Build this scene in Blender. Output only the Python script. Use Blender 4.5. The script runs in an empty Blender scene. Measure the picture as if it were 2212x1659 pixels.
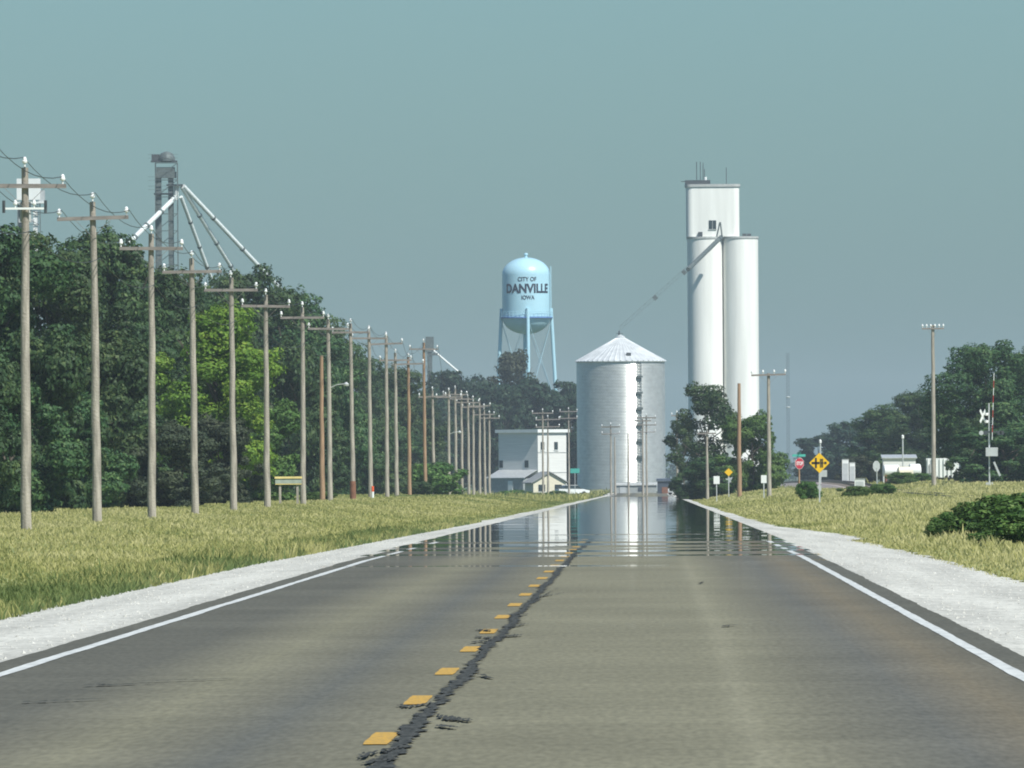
import bpy, math, random
import numpy as np
from mathutils import Vector, Matrix, Euler

sc = bpy.context.scene
col = sc.collection
R = math.radians

# ------------------------------------------------------------------ camera
# long lens from a car in the right-hand lane; picture units below are those of a 2212 x 1659 view
F, CX, CY, EYE, ROLL = 29065.0, 1402.0, 1021.0, 1.42, R(0.40)
cam_d = bpy.data.cameras.new('camera'); cam = bpy.data.objects.new('camera', cam_d); col.objects.link(cam)
cam_d.sensor_width = 36.0
cam_d.lens = 36.0 * F / 2212.0
cam_d.clip_start = 1.0; cam_d.clip_end = 30000.0
cam.location = (0, 0, EYE)
_c, _s = math.cos(ROLL), math.sin(ROLL)
def unroll(px, py):
    u, v = px - 1106.0, py - 829.5
    return u * _c - v * _s, u * _s + v * _c
_u, _v = unroll(CX, CY)
YAW, PITCH = math.atan2(_u, F), math.atan2(_v, F)
RM = Matrix.Rotation(YAW, 3, 'Z') @ Matrix.Rotation(R(90) + PITCH, 3, 'X')
RC = RM @ Matrix.Rotation(-ROLL, 3, 'Z')
cam.rotation_euler = RC.to_euler()
sc.camera = cam
def at(px, py, d):
    u, v = px - 1106.0, py - 829.5
    r = RC @ Vector((u, -v, -F))
    k = d / r.y
    return Vector((r.x * k, d, EYE + r.z * k))
def S(d): return F / d

# ------------------------------------------------------------------ sky, sun, exposure
SUN_AZ, SUN_EL = R(40), R(50)          # behind the camera, to the right
w = bpy.data.worlds.new('World'); sc.world = w; w.use_nodes = True
nt = w.node_tree; nt.nodes.clear()
sky = nt.nodes.new('ShaderNodeTexSky'); sky.sky_type = 'NISHITA'; sky.sun_disc = False
sky.sun_elevation = SUN_EL; sky.sun_rotation = R(180) - SUN_AZ
sky.altitude = 200; sky.air_density = 1.0; sky.dust_density = 1.2; sky.ozone_density = 2.0
tint = nt.nodes.new('ShaderNodeMix'); tint.data_type = 'RGBA'; tint.blend_type = 'MULTIPLY'
tint.inputs[0].default_value = 1.0; tint.inputs[7].default_value = (0.415, 0.635, 0.755, 1)
bg = nt.nodes.new('ShaderNodeBackground'); bg.inputs[1].default_value = 0.10
wo = nt.nodes.new('ShaderNodeOutputWorld')
nt.links.new(sky.outputs[0], tint.inputs[6]); nt.links.new(tint.outputs[2], bg.inputs[0]); nt.links.new(bg.outputs[0], wo.inputs[0])
sd = bpy.data.lights.new('sun', 'SUN'); sd.energy = 4.5; sd.angle = R(0.53); sd.color = (1.0, 0.985, 0.93)
sun = bpy.data.objects.new('sun', sd); col.objects.link(sun)
sv = Vector((math.sin(SUN_AZ) * math.cos(SUN_EL), -math.cos(SUN_AZ) * math.cos(SUN_EL), math.sin(SUN_EL)))
sun.rotation_euler = sv.to_track_quat('Z', 'Y').to_euler(); sun.location = (60, -60, 80)
sc.view_settings.view_transform = 'Standard'; sc.view_settings.look = 'None'
sc.view_settings.exposure = 0.35; sc.view_settings.gamma = 1.0; sc.view_settings.use_curve_mapping = False
sc.render.engine = 'CYCLES'
cy = sc.cycles
cy.use_denoising = True; cy.max_bounces = 6; cy.diffuse_bounces = 3; cy.glossy_bounces = 3
cy.transmission_bounces = 4; cy.transparent_max_bounces = 12; cy.volume_bounces = 0
cy.filter_width = 1.9
cy.sample_clamp_indirect = 4.0

# ------------------------------------------------------------------ helpers
def tag(o, label=None, cat=None, group=None, kind=None):
    if label: o['label'] = label
    if cat: o['category'] = cat
    if group: o['group'] = group
    if kind: o['kind'] = kind
    return o
def empty(name, loc, label, cat, group=None, rz=0.0):
    o = bpy.data.objects.new(name, None); col.objects.link(o)
    o.location = loc; o.rotation_euler = (0, 0, rz); o.empty_display_size = 0.3
    return tag(o, label, cat, group)
def mesh_np(name, v, f, mat=None, parent=None, smooth=False, tint=None, loc=None):
    """v (n,3) array, f (m,k) array of one polygon size"""
    v = np.asarray(v, np.float32); f = np.asarray(f, np.int32)
    me = bpy.data.meshes.new(name)
    me.vertices.add(len(v)); me.vertices.foreach_set('co', v.ravel())
    k = f.shape[1]
    me.loops.add(f.size); me.loops.foreach_set('vertex_index', f.ravel())
    me.polygons.add(len(f))
    me.polygons.foreach_set('loop_start', np.arange(0, f.size, k, dtype=np.int32))
    me.polygons.foreach_set('loop_total', np.full(len(f), k, np.int32))
    me.polygons.foreach_set('use_smooth', np.full(len(f), smooth, bool))
    if tint is not None:
        a = me.attributes.new('tint', 'FLOAT', 'POINT'); a.data.foreach_set('value', np.asarray(tint, np.float32))
    me.update(calc_edges=True)
    if mat: me.materials.append(mat)
    o = bpy.data.objects.new(name, me); col.objects.link(o)
    if parent: o.parent = parent
    if loc is not None: o.location = loc
    return o
class MB:
    def __init__(self): self.v = []; self.f = []
    def add(self, vs, fs):
        b = len(self.v); self.v += [tuple(p) for p in vs]; self.f += [tuple(i + b for i in q) for q in fs]; return self
    def box(self, c, s, rot=None, top=1.0):
        x, y, z = s[0] / 2, s[1] / 2, s[2] / 2
        P = [Vector((sx * x * (top if sz > 0 else 1), sy * y * (top if sz > 0 else 1), sz * z)) for sz in (-1, 1) for sy in (-1, 1) for sx in (-1, 1)]
        if rot is not None: P = [rot @ p for p in P]
        c = Vector(c)
        return self.add([c + p for p in P], [(0, 2, 3, 1), (4, 5, 7, 6), (0, 1, 5, 4), (2, 6, 7, 3), (0, 4, 6, 2), (1, 3, 7, 5)])
    def tube(self, pts, rad, seg=8, cap=True):
        pts = [Vector(p) for p in pts]; n = len(pts)
        if not hasattr(rad, '__len__'): rad = [rad] * n
        vs = []
        for i, p in enumerate(pts):
            t = (pts[min(i + 1, n - 1)] - pts[max(i - 1, 0)]).normalized()
            a = Vector((0, 0, 1)) if abs(t.z) < 0.9 else Vector((1, 0, 0))
            u = t.cross(a).normalized(); q = t.cross(u)
            for k in range(seg):
                an = 2 * math.pi * k / seg
                vs.append(p + (u * math.cos(an) + q * math.sin(an)) * rad[i])
        fs = [(i * seg + k, i * seg + (k + 1) % seg, (i + 1) * seg + (k + 1) % seg, (i + 1) * seg + k) for i in range(n - 1) for k in range(seg)]
        if cap: fs += [tuple(range(seg))[::-1], tuple((n - 1) * seg + k for k in range(seg))]
        return self.add(vs, fs)
    def bar(self, p0, p1, w, h=None):
        p0, p1 = Vector(p0), Vector(p1); d = p1 - p0
        q = d.to_track_quat('Z', 'Y').to_matrix()
        return self.box((p0 + p1) / 2, (w, h or w, d.length), q)
    def lathe(self, prof, seg=32, c=(0, 0, 0), close=True):
        vs = []; c = Vector(c)
        for r, z in prof:
            for k in range(seg):
                a = 2 * math.pi * k / seg; vs.append(c + Vector((r * math.sin(a), -r * math.cos(a), z)))
        n = len(prof)
        fs = [(i * seg + k, i * seg + (k + 1) % seg, (i + 1) * seg + (k + 1) % seg, (i + 1) * seg + k) for i in range(n - 1) for k in range(seg)]
        if close: fs += [tuple(range(seg))[::-1], tuple((n - 1) * seg + k for k in range(seg))]
        return self.add(vs, fs)
    def prism(self, outline, y0, y1):
        """outline in x,z, extruded along y"""
        n = len(outline)
        vs = [(x, y0, z) for x, z in outline] + [(x, y1, z) for x, z in outline]
        fs = [tuple(range(n)), tuple(range(n, 2 * n))[::-1]] + [(i, i + n, (i + 1) % n + n, (i + 1) % n) for i in range(n)]
        return self.add(vs, fs)
    def build(self, name, mat, parent=None, smooth=False, loc=None):
        me = bpy.data.meshes.new(name); me.from_pydata(self.v, [], self.f)
        if smooth:
            me.polygons.foreach_set('use_smooth', [True] * len(me.polygons))
        me.update()
        me.materials.append(mat)
        if smooth:
            try: me.set_sharp_from_angle(angle=R(40))
            except Exception: pass
        o = bpy.data.objects.new(name, me); col.objects.link(o)
        if parent: o.parent = parent
        if loc is not None: o.location = loc
        return o
def copy_tree(o, parent=None):
    c = o.copy(); col.objects.link(c); c.parent = parent
    for ch in list(o.children): copy_tree(ch, c)
    return c
def P(mat, **k):
    b = mat.node_tree.nodes['Principled BSDF']
    for n, v in k.items(): b.inputs[n].default_value = v
    return b
def material(name, c, rough=0.7, metal=0.0, var=0.15, scale=(3, 3, 3), bump=0.0, bscale=20.0, spec=0.5, c2=None):
    m = bpy.data.materials.new(name); m.use_nodes = True; t = m.node_tree
    b = P(m, Roughness=rough, Metallic=metal); b.inputs['Specular IOR Level'].default_value = spec
    tc = t.nodes.new('ShaderNodeTexCoord'); mp = t.nodes.new('ShaderNodeMapping'); mp.inputs['Scale'].default_value = scale
    no = t.nodes.new('ShaderNodeTexNoise'); no.inputs['Scale'].default_value = 1.0; no.inputs['Detail'].default_value = 5.0
    t.links.new(tc.outputs['Object'], mp.inputs[0]); t.links.new(mp.outputs[0], no.inputs[0])
    mx = t.nodes.new('ShaderNodeMix'); mx.data_type = 'RGBA'
    a = c2 if c2 else tuple(x * (1 - var) for x in c); bb = c if c2 else tuple(min(1, x * (1 + var)) for x in c)
    mx.inputs[6].default_value = (*a, 1); mx.inputs[7].default_value = (*bb, 1)
    cr = t.nodes.new('ShaderNodeMapRange'); cr.inputs[1].default_value = 0.3; cr.inputs[2].default_value = 0.7
    t.links.new(no.outputs[0], cr.inputs[0]); t.links.new(cr.outputs[0], mx.inputs[0]); t.links.new(mx.outputs[2], b.inputs['Base Color'])
    if bump:
        n2 = t.nodes.new('ShaderNodeTexNoise'); n2.inputs['Scale'].default_value = bscale; n2.inputs['Detail'].default_value = 4
        bu = t.nodes.new('ShaderNodeBump'); bu.inputs['Strength'].default_value = bump; bu.inputs['Distance'].default_value = 0.05
        t.links.new(tc.outputs['Object'], n2.inputs[0]); t.links.new(n2.outputs[0], bu.inputs['Height']); t.links.new(bu.outputs[0], b.inputs['Normal'])
    return m
def leafmat(name, dark, mid, light, trans=0.25, rough=0.6, obj_var=0.0):
    """colour from the per-leaf 'tint' value"""
    m = bpy.data.materials.new(name); m.use_nodes = True; t = m.node_tree
    b = P(m, Roughness=rough); b.inputs['Specular IOR Level'].default_value = 0.25
    at_ = t.nodes.new('ShaderNodeAttribute'); at_.attribute_name = 'tint'
    cr = t.nodes.new('ShaderNodeValToRGB'); e = cr.color_ramp.elements
    e[0].color = (*dark, 1); e[1].color = (*light, 1); x = e.new(0.5); x.color = (*mid, 1)
    t.links.new(at_.outputs['Fac'], cr.inputs[0])
    src = cr.outputs[0]
    if obj_var:
        oi = t.nodes.new('ShaderNodeObjectInfo'); hs = t.nodes.new('ShaderNodeHueSaturation')
        mr = t.nodes.new('ShaderNodeMapRange'); mr.inputs[3].default_value = 1 - obj_var; mr.inputs[4].default_value = 1 + obj_var
        mr2 = t.nodes.new('ShaderNodeMapRange'); mr2.inputs[3].default_value = 0.485; mr2.inputs[4].default_value = 0.515
        t.links.new(oi.outputs['Random'], mr.inputs[0]); t.links.new(mr.outputs[0], hs.inputs['Value'])
        t.links.new(oi.outputs['Random'], mr2.inputs[0]); t.links.new(mr2.outputs[0], hs.inputs['Hue'])
        t.links.new(src, hs.inputs['Color']); src = hs.outputs[0]
    t.links.new(src, b.inputs['Base Color'])
    tr = t.nodes.new('ShaderNodeBsdfTranslucent'); t.links.new(src, tr.inputs[0])
    mx = t.nodes.new('ShaderNodeMixShader'); mx.inputs[0].default_value = trans
    t.links.new(b.outputs[0], mx.inputs[1]); t.links.new(tr.outputs[0], mx.inputs[2])
    t.links.new(mx.outputs[0], t.nodes['Material Output'].inputs[0])
    return m

M = {}
M['pole'] = material('weathered pole wood', (0.32, 0.285, 0.235), 0.95, var=0.38, scale=(9, 9, 0.9), bump=0.5, bscale=14)
M['pole_brown'] = material('creosoted pole wood', (0.30, 0.19, 0.115), 0.9, var=0.3, scale=(9, 9, 0.9), bump=0.3, bscale=30)
M['arm'] = material('grey crossarm wood', (0.22, 0.195, 0.175), 0.9, var=0.25, scale=(2, 9, 9))
M['dark_metal'] = material('dark weathered steel', (0.07, 0.08, 0.085), 0.6, 0.3, var=0.3)
M['glazed'] = material('white glazed porcelain', (0.78, 0.78, 0.76), 0.12, var=0.05)
M['wire'] = material('dark wire', (0.05, 0.055, 0.06), 0.6, 0.2)
M['white'] = material('white paint', (0.76, 0.77, 0.74), 0.55, var=0.08, scale=(0.6, 0.6, 0.25))
M['concrete_white'] = material('whitewashed concrete', (0.80, 0.795, 0.74), 0.85, var=0.08, scale=(0.9, 0.9, 0.06), bump=0.15, bscale=1.5)
M['grey_band'] = material('grey concrete band', (0.42, 0.43, 0.41), 0.9, var=0.2)
M['pale_blue'] = material('pale blue tank paint', (0.40, 0.63, 0.72), 0.33, var=0.05, scale=(0.3, 0.3, 0.15))
M['tank_blue'] = material('blue balcony paint', (0.10, 0.20, 0.46), 0.5, var=0.15)
M['letter'] = material('dark navy lettering', (0.015, 0.025, 0.05), 0.6, var=0.1)
M['galv'] = material('galvanised corrugated steel', (0.64, 0.645, 0.615), 0.33, 0.55, var=0.10, scale=(0.9, 0.9, 1.6), spec=0.9)
M['galv_roof'] = material('galvanised roof sheet', (0.62, 0.64, 0.64), 0.5, 0.25, var=0.14, scale=(0.8, 0.8, 0.8))
M['steel_pale'] = material('pale galvanised tube', (0.66, 0.70, 0.68), 0.6, 0.1, var=0.15)
M['steel_grey'] = material('grey green tower steel', (0.12, 0.145, 0.14), 0.65, 0.3, var=0.3)
M['bark'] = material('bark', (0.10, 0.085, 0.065), 0.95, var=0.3, scale=(6, 6, 1.5), bump=0.4)
M['paint_yellow'] = material('worn yellow road paint', (0.56, 0.32, 0.035), 0.75, scale=(30, 4, 1), c2=(0.34, 0.22, 0.06))
M['paint_white'] = material('worn white road paint', (0.62, 0.63, 0.60), 0.7, scale=(9, 0.9, 1), c2=(0.44, 0.45, 0.43))
M['tar'] = material('black joint tar', (0.085, 0.088, 0.082), 0.95, scale=(26, 2.2, 1), spec=0.05, c2=(0.030, 0.033, 0.032))
M['sign_yellow'] = material('yellow sign sheet', (0.80, 0.47, 0.01), 0.5, var=0.05)
M['black'] = material('black sign paint', (0.015, 0.015, 0.015), 0.6, var=0.1)
M['red'] = material('red sign sheet', (0.42, 0.025, 0.05), 0.5, var=0.1)
M['red_arm'] = material('red reflective stripe', (0.45, 0.05, 0.035), 0.5, var=0.1)
M['orange_red'] = material('orange red marker', (0.70, 0.10, 0.03), 0.55, var=0.1)
M['green_sign'] = material('green name plate', (0.06, 0.36, 0.30), 0.5, var=0.1)
M['alu'] = material('bare sign back', (0.55, 0.56, 0.55), 0.5, 0.4, var=0.1)
M['house_wall'] = material('pale siding', (0.70, 0.69, 0.65), 0.8, var=0.07, scale=(0.3, 0.3, 6))
M['house_cream'] = material('cream siding', (0.72, 0.66, 0.50), 0.8, var=0.1, scale=(0.3, 0.3, 6))
M['shingle'] = material('grey shingle', (0.26, 0.27, 0.27), 0.9, var=0.2)
M['glass'] = material('dark window glass', (0.03, 0.045, 0.05), 0.15, var=0.2)
M['grey_paint'] = material('grey painted block', (0.30, 0.32, 0.31), 0.85, var=0.15)
M['dark_shed'] = material('dark blue grey sheet', (0.05, 0.065, 0.085), 0.7, var=0.2)
M['rust'] = material('rusty steel', (0.22, 0.10, 0.06), 0.85, 0.2, var=0.3)
M['rubber'] = material('tyre rubber', (0.03, 0.03, 0.03), 0.9, var=0.2)
M['board_yellow'] = material('faded yellow board', (0.70, 0.56, 0.22), 0.7, var=0.15)
M['sign_grey'] = material('grey green sign panel', (0.30, 0.34, 0.28), 0.7, var=0.2)
M['blue_barrel'] = material('blue plastic', (0.05, 0.16, 0.42), 0.5, var=0.1)
M['rail'] = material('rail steel', (0.10, 0.075, 0.06), 0.5, 0.5, var=0.2)
M['ballast'] = material('pinkish ballast stone', (0.34, 0.29, 0.27), 0.95, var=0.35, scale=(6, 6, 6), bump=0.8, bscale=12)
M['leaf'] = leafmat('broadleaf foliage', (0.018, 0.046, 0.018), (0.044, 0.092, 0.030), (0.125, 0.18, 0.055), 0.22, obj_var=0.2)
M['leaf_far'] = leafmat('far broadleaf foliage', (0.014, 0.036, 0.022), (0.026, 0.058, 0.030), (0.05, 0.09, 0.036), 0.2, obj_var=0.15)
M['leaf_brown'] = leafmat('dull olive foliage', (0.025, 0.04, 0.025), (0.055, 0.07, 0.036), (0.09, 0.10, 0.05), 0.2, obj_var=0.1)
M['leaf_bright'] = leafmat('young yellow green foliage', (0.05, 0.12, 0.014), (0.14, 0.25, 0.028), (0.28, 0.36, 0.05), 0.3)
M['leaf_shrub'] = leafmat('glossy shrub foliage', (0.03, 0.075, 0.015), (0.075, 0.15, 0.03), (0.18, 0.26, 0.07), 0.22, obj_var=0.15)
M['grass'] = leafmat('dry summer grass', (0.13, 0.18, 0.06), (0.40, 0.38, 0.135), (0.56, 0.51, 0.25), 0.40, rough=0.8)

def xramp_material():
    """asphalt: lanes worn lighter between the wheel tracks, one painted reflecting streak, fine aggregate grain"""
    m = bpy.data.materials.new('worn asphalt'); m.use_nodes = True; t = m.node_tree; N = t.nodes.new; L = t.links.new
    b = P(m, Roughness=0.85); b.inputs['Specular IOR Level'].default_value = 0.15
    tc = N('ShaderNodeTexCoord'); sx = N('ShaderNodeSeparateXYZ'); L(tc.outputs['Object'], sx.inputs[0])
    wob = N('ShaderNodeTexNoise'); wob.inputs['Scale'].default_value = 1.0; wob.inputs['Detail'].default_value = 3
    mpw = N('ShaderNodeMapping'); mpw.inputs['Scale'].default_value = (0.25, 0.018, 1); L(tc.outputs['Object'], mpw.inputs[0]); L(mpw.outputs[0], wob.inputs[0])
    ad = N('ShaderNodeMath'); ad.operation = 'MULTIPLY_ADD'; ad.inputs[1].default_value = 0.25; L(wob.outputs[0], ad.inputs[0]); L(sx.outputs[0], ad.inputs[2])
    mr = N('ShaderNodeMapRange'); mr.inputs[1].default_value = -4.83; mr.inputs[2].default_value = 3.17; L(ad.outputs[0], mr.inputs[0])
    cr = N('ShaderNodeValToRGB'); e = cr.color_ramp.elements
    D = (0.106, 0.103, 0.082); G = (0.142, 0.135, 0.099); T = (0.180, 0.170, 0.116); B = (0.156, 0.134, 0.092)
    xs_ = [(-4.7, D), (-3.8, D), (-3.4, G), (-2.95, T), (-2.5, G), (-2.15, (0.112, 0.112, 0.095)), (-1.8, G), (-1.2, T), (0.40, T), (0.46, (0.184, 0.174, 0.119)), (0.58, (0.212, 0.200, 0.138)), (0.72, (0.184, 0.174, 0.119)), (1.1, G), (1.6, (0.118, 0.116, 0.098)), (2.1, B), (2.6, D)]  # the narrow palest stop paints a reflecting streak into the right lane
    stops = [((x_ + 0.125 + 4.83) / 8.0, c_) for x_, c_ in xs_]
    e[0].position = 0; e[0].color = (*stops[0][1], 1); e[1].position = 1; e[1].color = (*stops[-1][1], 1)
    for p_, c_ in stops[1:]:
        x = e.new(p_); x.color = (*c_, 1)
    L(mr.outputs[0], cr.inputs[0])
    g = N('ShaderNodeTexNoise'); g.inputs['Scale'].default_value = 1; g.inputs['Detail'].default_value = 6
    mpg = N('ShaderNodeMapping'); mpg.inputs['Scale'].default_value = (22, 1.6, 1); L(tc.outputs['Object'], mpg.inputs[0]); L(mpg.outputs[0], g.inputs[0])
    big = N('ShaderNodeTexNoise'); big.inputs['Scale'].default_value = 1; big.inputs['Detail'].default_value = 5
    mpb = N('ShaderNodeMapping'); mpb.inputs['Scale'].default_value = (0.5, 0.12, 1); L(tc.outputs['Object'], mpb.inputs[0]); L(mpb.outputs[0], big.inputs[0])
    r1 = N('ShaderNodeMapRange'); r1.inputs[1].default_value = 0.25; r1.inputs[2].default_value = 0.75; r1.inputs[3].default_value = 0.78; r1.inputs[4].default_value = 1.22; L(g.outputs[0], r1.inputs[0])
    r2 = N('ShaderNodeMapRange'); r2.inputs[1].default_value = 0.3; r2.inputs[2].default_value = 0.7; r2.inputs[3].default_value = 0.88; r2.inputs[4].default_value = 1.1; L(big.outputs[0], r2.inputs[0])
    bd = N('ShaderNodeTexNoise'); bd.inputs['Scale'].default_value = 1; bd.inputs['Detail'].default_value = 4; bd.inputs['Roughness'].default_value = 0.7
    mpd = N('ShaderNodeMapping'); mpd.inputs['Scale'].default_value = (0.10, 0.55, 1); L(tc.outputs['Object'], mpd.inputs[0]); L(mpd.outputs[0], bd.inputs[0])
    r3 = N('ShaderNodeMapRange'); r3.inputs[1].default_value = 0.3; r3.inputs[2].default_value = 0.7; r3.inputs[3].default_value = 0.91; r3.inputs[4].default_value = 1.07; L(bd.outputs[0], r3.inputs[0])
    m0 = N('ShaderNodeMath'); m0.operation = 'MULTIPLY'; L(r1.outputs[0], m0.inputs[0]); L(r3.outputs[0], m0.inputs[1])
    mm = N('ShaderNodeMath'); mm.operation = 'MULTIPLY'; L(m0.outputs[0], mm.inputs[0]); L(r2.outputs[0], mm.inputs[1])
    vm = N('ShaderNodeVectorMath'); vm.operation = 'SCALE'; L(cr.outputs[0], vm.inputs[0]); L(mm.outputs[0], vm.inputs['Scale'])
    L(vm.outputs[0], b.inputs['Base Color'])
    return m
M['asphalt'] = xramp_material()
def gravel_material():
    m = bpy.data.materials.new('white limestone gravel'); m.use_nodes = True; t = m.node_tree; N = t.nodes.new; L = t.links.new
    b = P(m, Roughness=0.95); b.inputs['Specular IOR Level'].default_value = 0.1
    tc = N('ShaderNodeTexCoord')
    vo = N('ShaderNodeTexVoronoi'); vo.inputs['Scale'].default_value = 16; L(tc.outputs['Object'], vo.inputs['Vector'])
    no = N('ShaderNodeTexNoise'); no.inputs['Scale'].default_value = 0.6; no.inputs['Detail'].default_value = 6; L(tc.outputs['Object'], no.inputs[0])
    cr = N('ShaderNodeValToRGB'); e = cr.color_ramp.elements
    e[0].color = (0.36, 0.355, 0.315, 1); e[1].color = (0.60, 0.59, 0.53, 1); x = e.new(0.3); x.color = (0.55, 0.54, 0.485, 1)
    sp = N('ShaderNodeSeparateColor'); L(vo.outputs['Color'], sp.inputs[0]); L(sp.outputs[0], cr.inputs[0])
    mx = N('ShaderNodeMix'); mx.data_type = 'RGBA'; mx.blend_type = 'MULTIPLY'; mx.inputs[0].default_value = 1
    r = N('ShaderNodeMapRange'); r.inputs[1].default_value = 0.3; r.inputs[2].default_value = 0.7; r.inputs[3].default_value = 0.86; r.inputs[4].default_value = 1.06
    L(no.outputs[0], r.inputs[0])
    tk = N('ShaderNodeTexNoise'); tk.inputs['Scale'].default_value = 1; tk.inputs['Detail'].default_value = 5
    mpt = N('ShaderNodeMapping'); mpt.inputs['Scale'].default_value = (1.5, 0.035, 1); L(tc.outputs['Object'], mpt.inputs[0]); L(mpt.outputs[0], tk.inputs[0])
    rt = N('ShaderNodeMapRange'); rt.inputs[1].default_value = 0.35; rt.inputs[2].default_value = 0.65; rt.inputs[3].default_value = 0.80; rt.inputs[4].default_value = 1.05; L(tk.outputs[0], rt.inputs[0])
    sp2 = N('ShaderNodeTexNoise'); sp2.inputs['Scale'].default_value = 1; sp2.inputs['Detail'].default_value = 2
    mps = N('ShaderNodeMapping'); mps.inputs['Scale'].default_value = (14, 1.2, 1); L(tc.outputs['Object'], mps.inputs[0]); L(mps.outputs[0], sp2.inputs[0])
    rs2 = N('ShaderNodeMapRange'); rs2.inputs[1].default_value = 0.25; rs2.inputs[2].default_value = 0.5; rs2.inputs[3].default_value = 0.72; rs2.inputs[4].default_value = 1.0; L(sp2.outputs[0], rs2.inputs[0])
    ml = N('ShaderNodeMath'); ml.operation = 'MULTIPLY'; L(r.outputs[0], ml.inputs[0]); L(rt.outputs[0], ml.inputs[1])
    ml2 = N('ShaderNodeMath'); ml2.operation = 'MULTIPLY'; L(ml.outputs[0], ml2.inputs[0]); L(rs2.outputs[0], ml2.inputs[1])
    L(cr.outputs[0], mx.inputs[6]); L(ml2.outputs[0], mx.inputs[7]); L(mx.outputs[2], b.inputs['Base Color'])
    return m
M['gravel'] = gravel_material()
M['stone'] = material('loose limestone', (0.45, 0.44, 0.395), 0.95, var=0.3, scale=(7, 7, 7), spec=0.1)
M['ground'] = material('soil and thatch under grass', (0.29, 0.30, 0.115), 0.95, var=0.3, scale=(0.5, 0.12, 1), c2=(0.19, 0.22, 0.08), spec=0.1)
t = M['ground'].node_tree; b = t.nodes['Principled BSDF']; old = b.inputs['Base Color'].links[0].from_socket
tc = t.nodes.new('ShaderNodeTexCoord'); sx = t.nodes.new('ShaderNodeSeparateXYZ'); t.links.new(tc.outputs['Object'], sx.inputs[0])
mr = t.nodes.new('ShaderNodeMapRange'); mr.inputs[1].default_value = 1500; mr.inputs[2].default_value = 1750; t.links.new(sx.outputs[1], mr.inputs[0])
mg = t.nodes.new('ShaderNodeMix'); mg.data_type = 'RGBA'; mg.inputs[7].default_value = (0.075, 0.10, 0.05, 1)
t.links.new(mr.outputs[0], mg.inputs[0]); t.links.new(old, mg.inputs[6]); t.links.new(mg.outputs[2], b.inputs['Base Color'])
# hot air over the road: exact Fresnel law for a layer a few parts in a million thinner than the air above
m = bpy.data.materials.new('hot air'); m.use_nodes = True; t = m.node_tree; t.nodes.clear()
fr = t.nodes.new('ShaderNodeFresnel'); fr.inputs['IOR'].default_value = 1.0 - 1.05e-5
tb = t.nodes.new('ShaderNodeBsdfTransparent'); gb = t.nodes.new('ShaderNodeBsdfGlossy'); gb.inputs['Roughness'].default_value = 0.012
gb.inputs['Color'].default_value = (0.95, 0.95, 0.95, 1)
mx = t.nodes.new('ShaderNodeMixShader'); ou = t.nodes.new('ShaderNodeOutputMaterial')
t.links.new(fr.outputs[0], mx.inputs[0]); t.links.new(tb.outputs[0], mx.inputs[1]); t.links.new(gb.outputs[0], mx.inputs[2]); t.links.new(mx.outputs[0], ou.inputs[0])
M['hot_air'] = m

# ------------------------------------------------------------------ terrain
XL, XR = -4.98, 2.86                  # edges of the asphalt
def ss(x, a, b):
    t = np.clip((np.asarray(x, float) - a) / (b - a), 0, 1); return t * t * (3 - 2 * t)
def road_z(y):
    y = np.asarray(y, float); return -0.001 * np.clip(y - 220, 0, 1500) - 0.0001 * np.clip(y - 1720, 0, 3000)
def gravel_left(y):  return np.interp(y, [0, 150, 260, 345, 430, 520, 700, 3000], [-7.0, -6.95, -6.65, -6.5, -6.3, -6.1, -6.0, -6.0])
def gravel_right(y): return np.interp(y, [0, 120, 178, 250, 305, 318, 344, 378, 410, 470, 600, 3000], [5.5, 5.2, 4.96, 4.85, 4.6, 5.2, 5.0, 4.3, 3.9, 3.7, 3.6, 3.6])
def ground_z(x, y):
    x = np.asarray(x, float); y = np.asarray(y, float)
    rz = road_z(y) - 0.10
    left = np.interp(y, [0, 1000, 1550, 2200, 9000], [-0.15, -0.15, -1.6, -2.0, -2.4])
    right = np.interp(y, [0, 1200, 1700, 2300, 9000], [-0.12, -0.15, -1.3, -2.0, -2.4]) + 0.55 * ss(x, 17, 26) * ss(y, 420, 800) * (1 - ss(y, 1300, 2000))
    right = right + 0.12 * ss(x, 7, 14) * ss(y, 200, 400) * (1 - ss(y, 500, 700))
    gl, gr = gravel_left(y), gravel_right(y)
    z = np.where(x < 0, rz + (left - rz) * ss(-x, -gl + 0.3, 14), rz + (right - rz) * ss(x, gr + 0.2, 11))
    z = z + 0.05 * np.sin(x * 0.31 + y * 0.021) * np.sin(y * 0.037 + 1.3) * ss(np.abs(x), 8, 14)
    return z
ys = np.unique(np.concatenate([np.linspace(-80, 100, 10), np.linspace(100, 700, 121), np.linspace(700, 2600, 131), np.linspace(2600, 8900, 30)]))
xs = np.unique(np.concatenate([-np.geomspace(34, 1400, 16)[::-1], np.linspace(-34, 34, 103), np.geomspace(34, 1400, 16)]))
GX, GY = np.meshgrid(xs, ys)
V = np.stack([GX, GY, ground_z(GX, GY)], -1).reshape(-1, 3)
nx, ny = len(xs), len(ys)
ii = (np.arange(ny - 1)[:, None] * nx + np.arange(nx - 1)[None]).ravel()
tag(mesh_np('ground', V, np.stack([ii, ii + 1, ii + nx + 1, ii + nx], 1), M['ground'], smooth=True), 'flat grassy ground either side of the highway', kind='structure')

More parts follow.
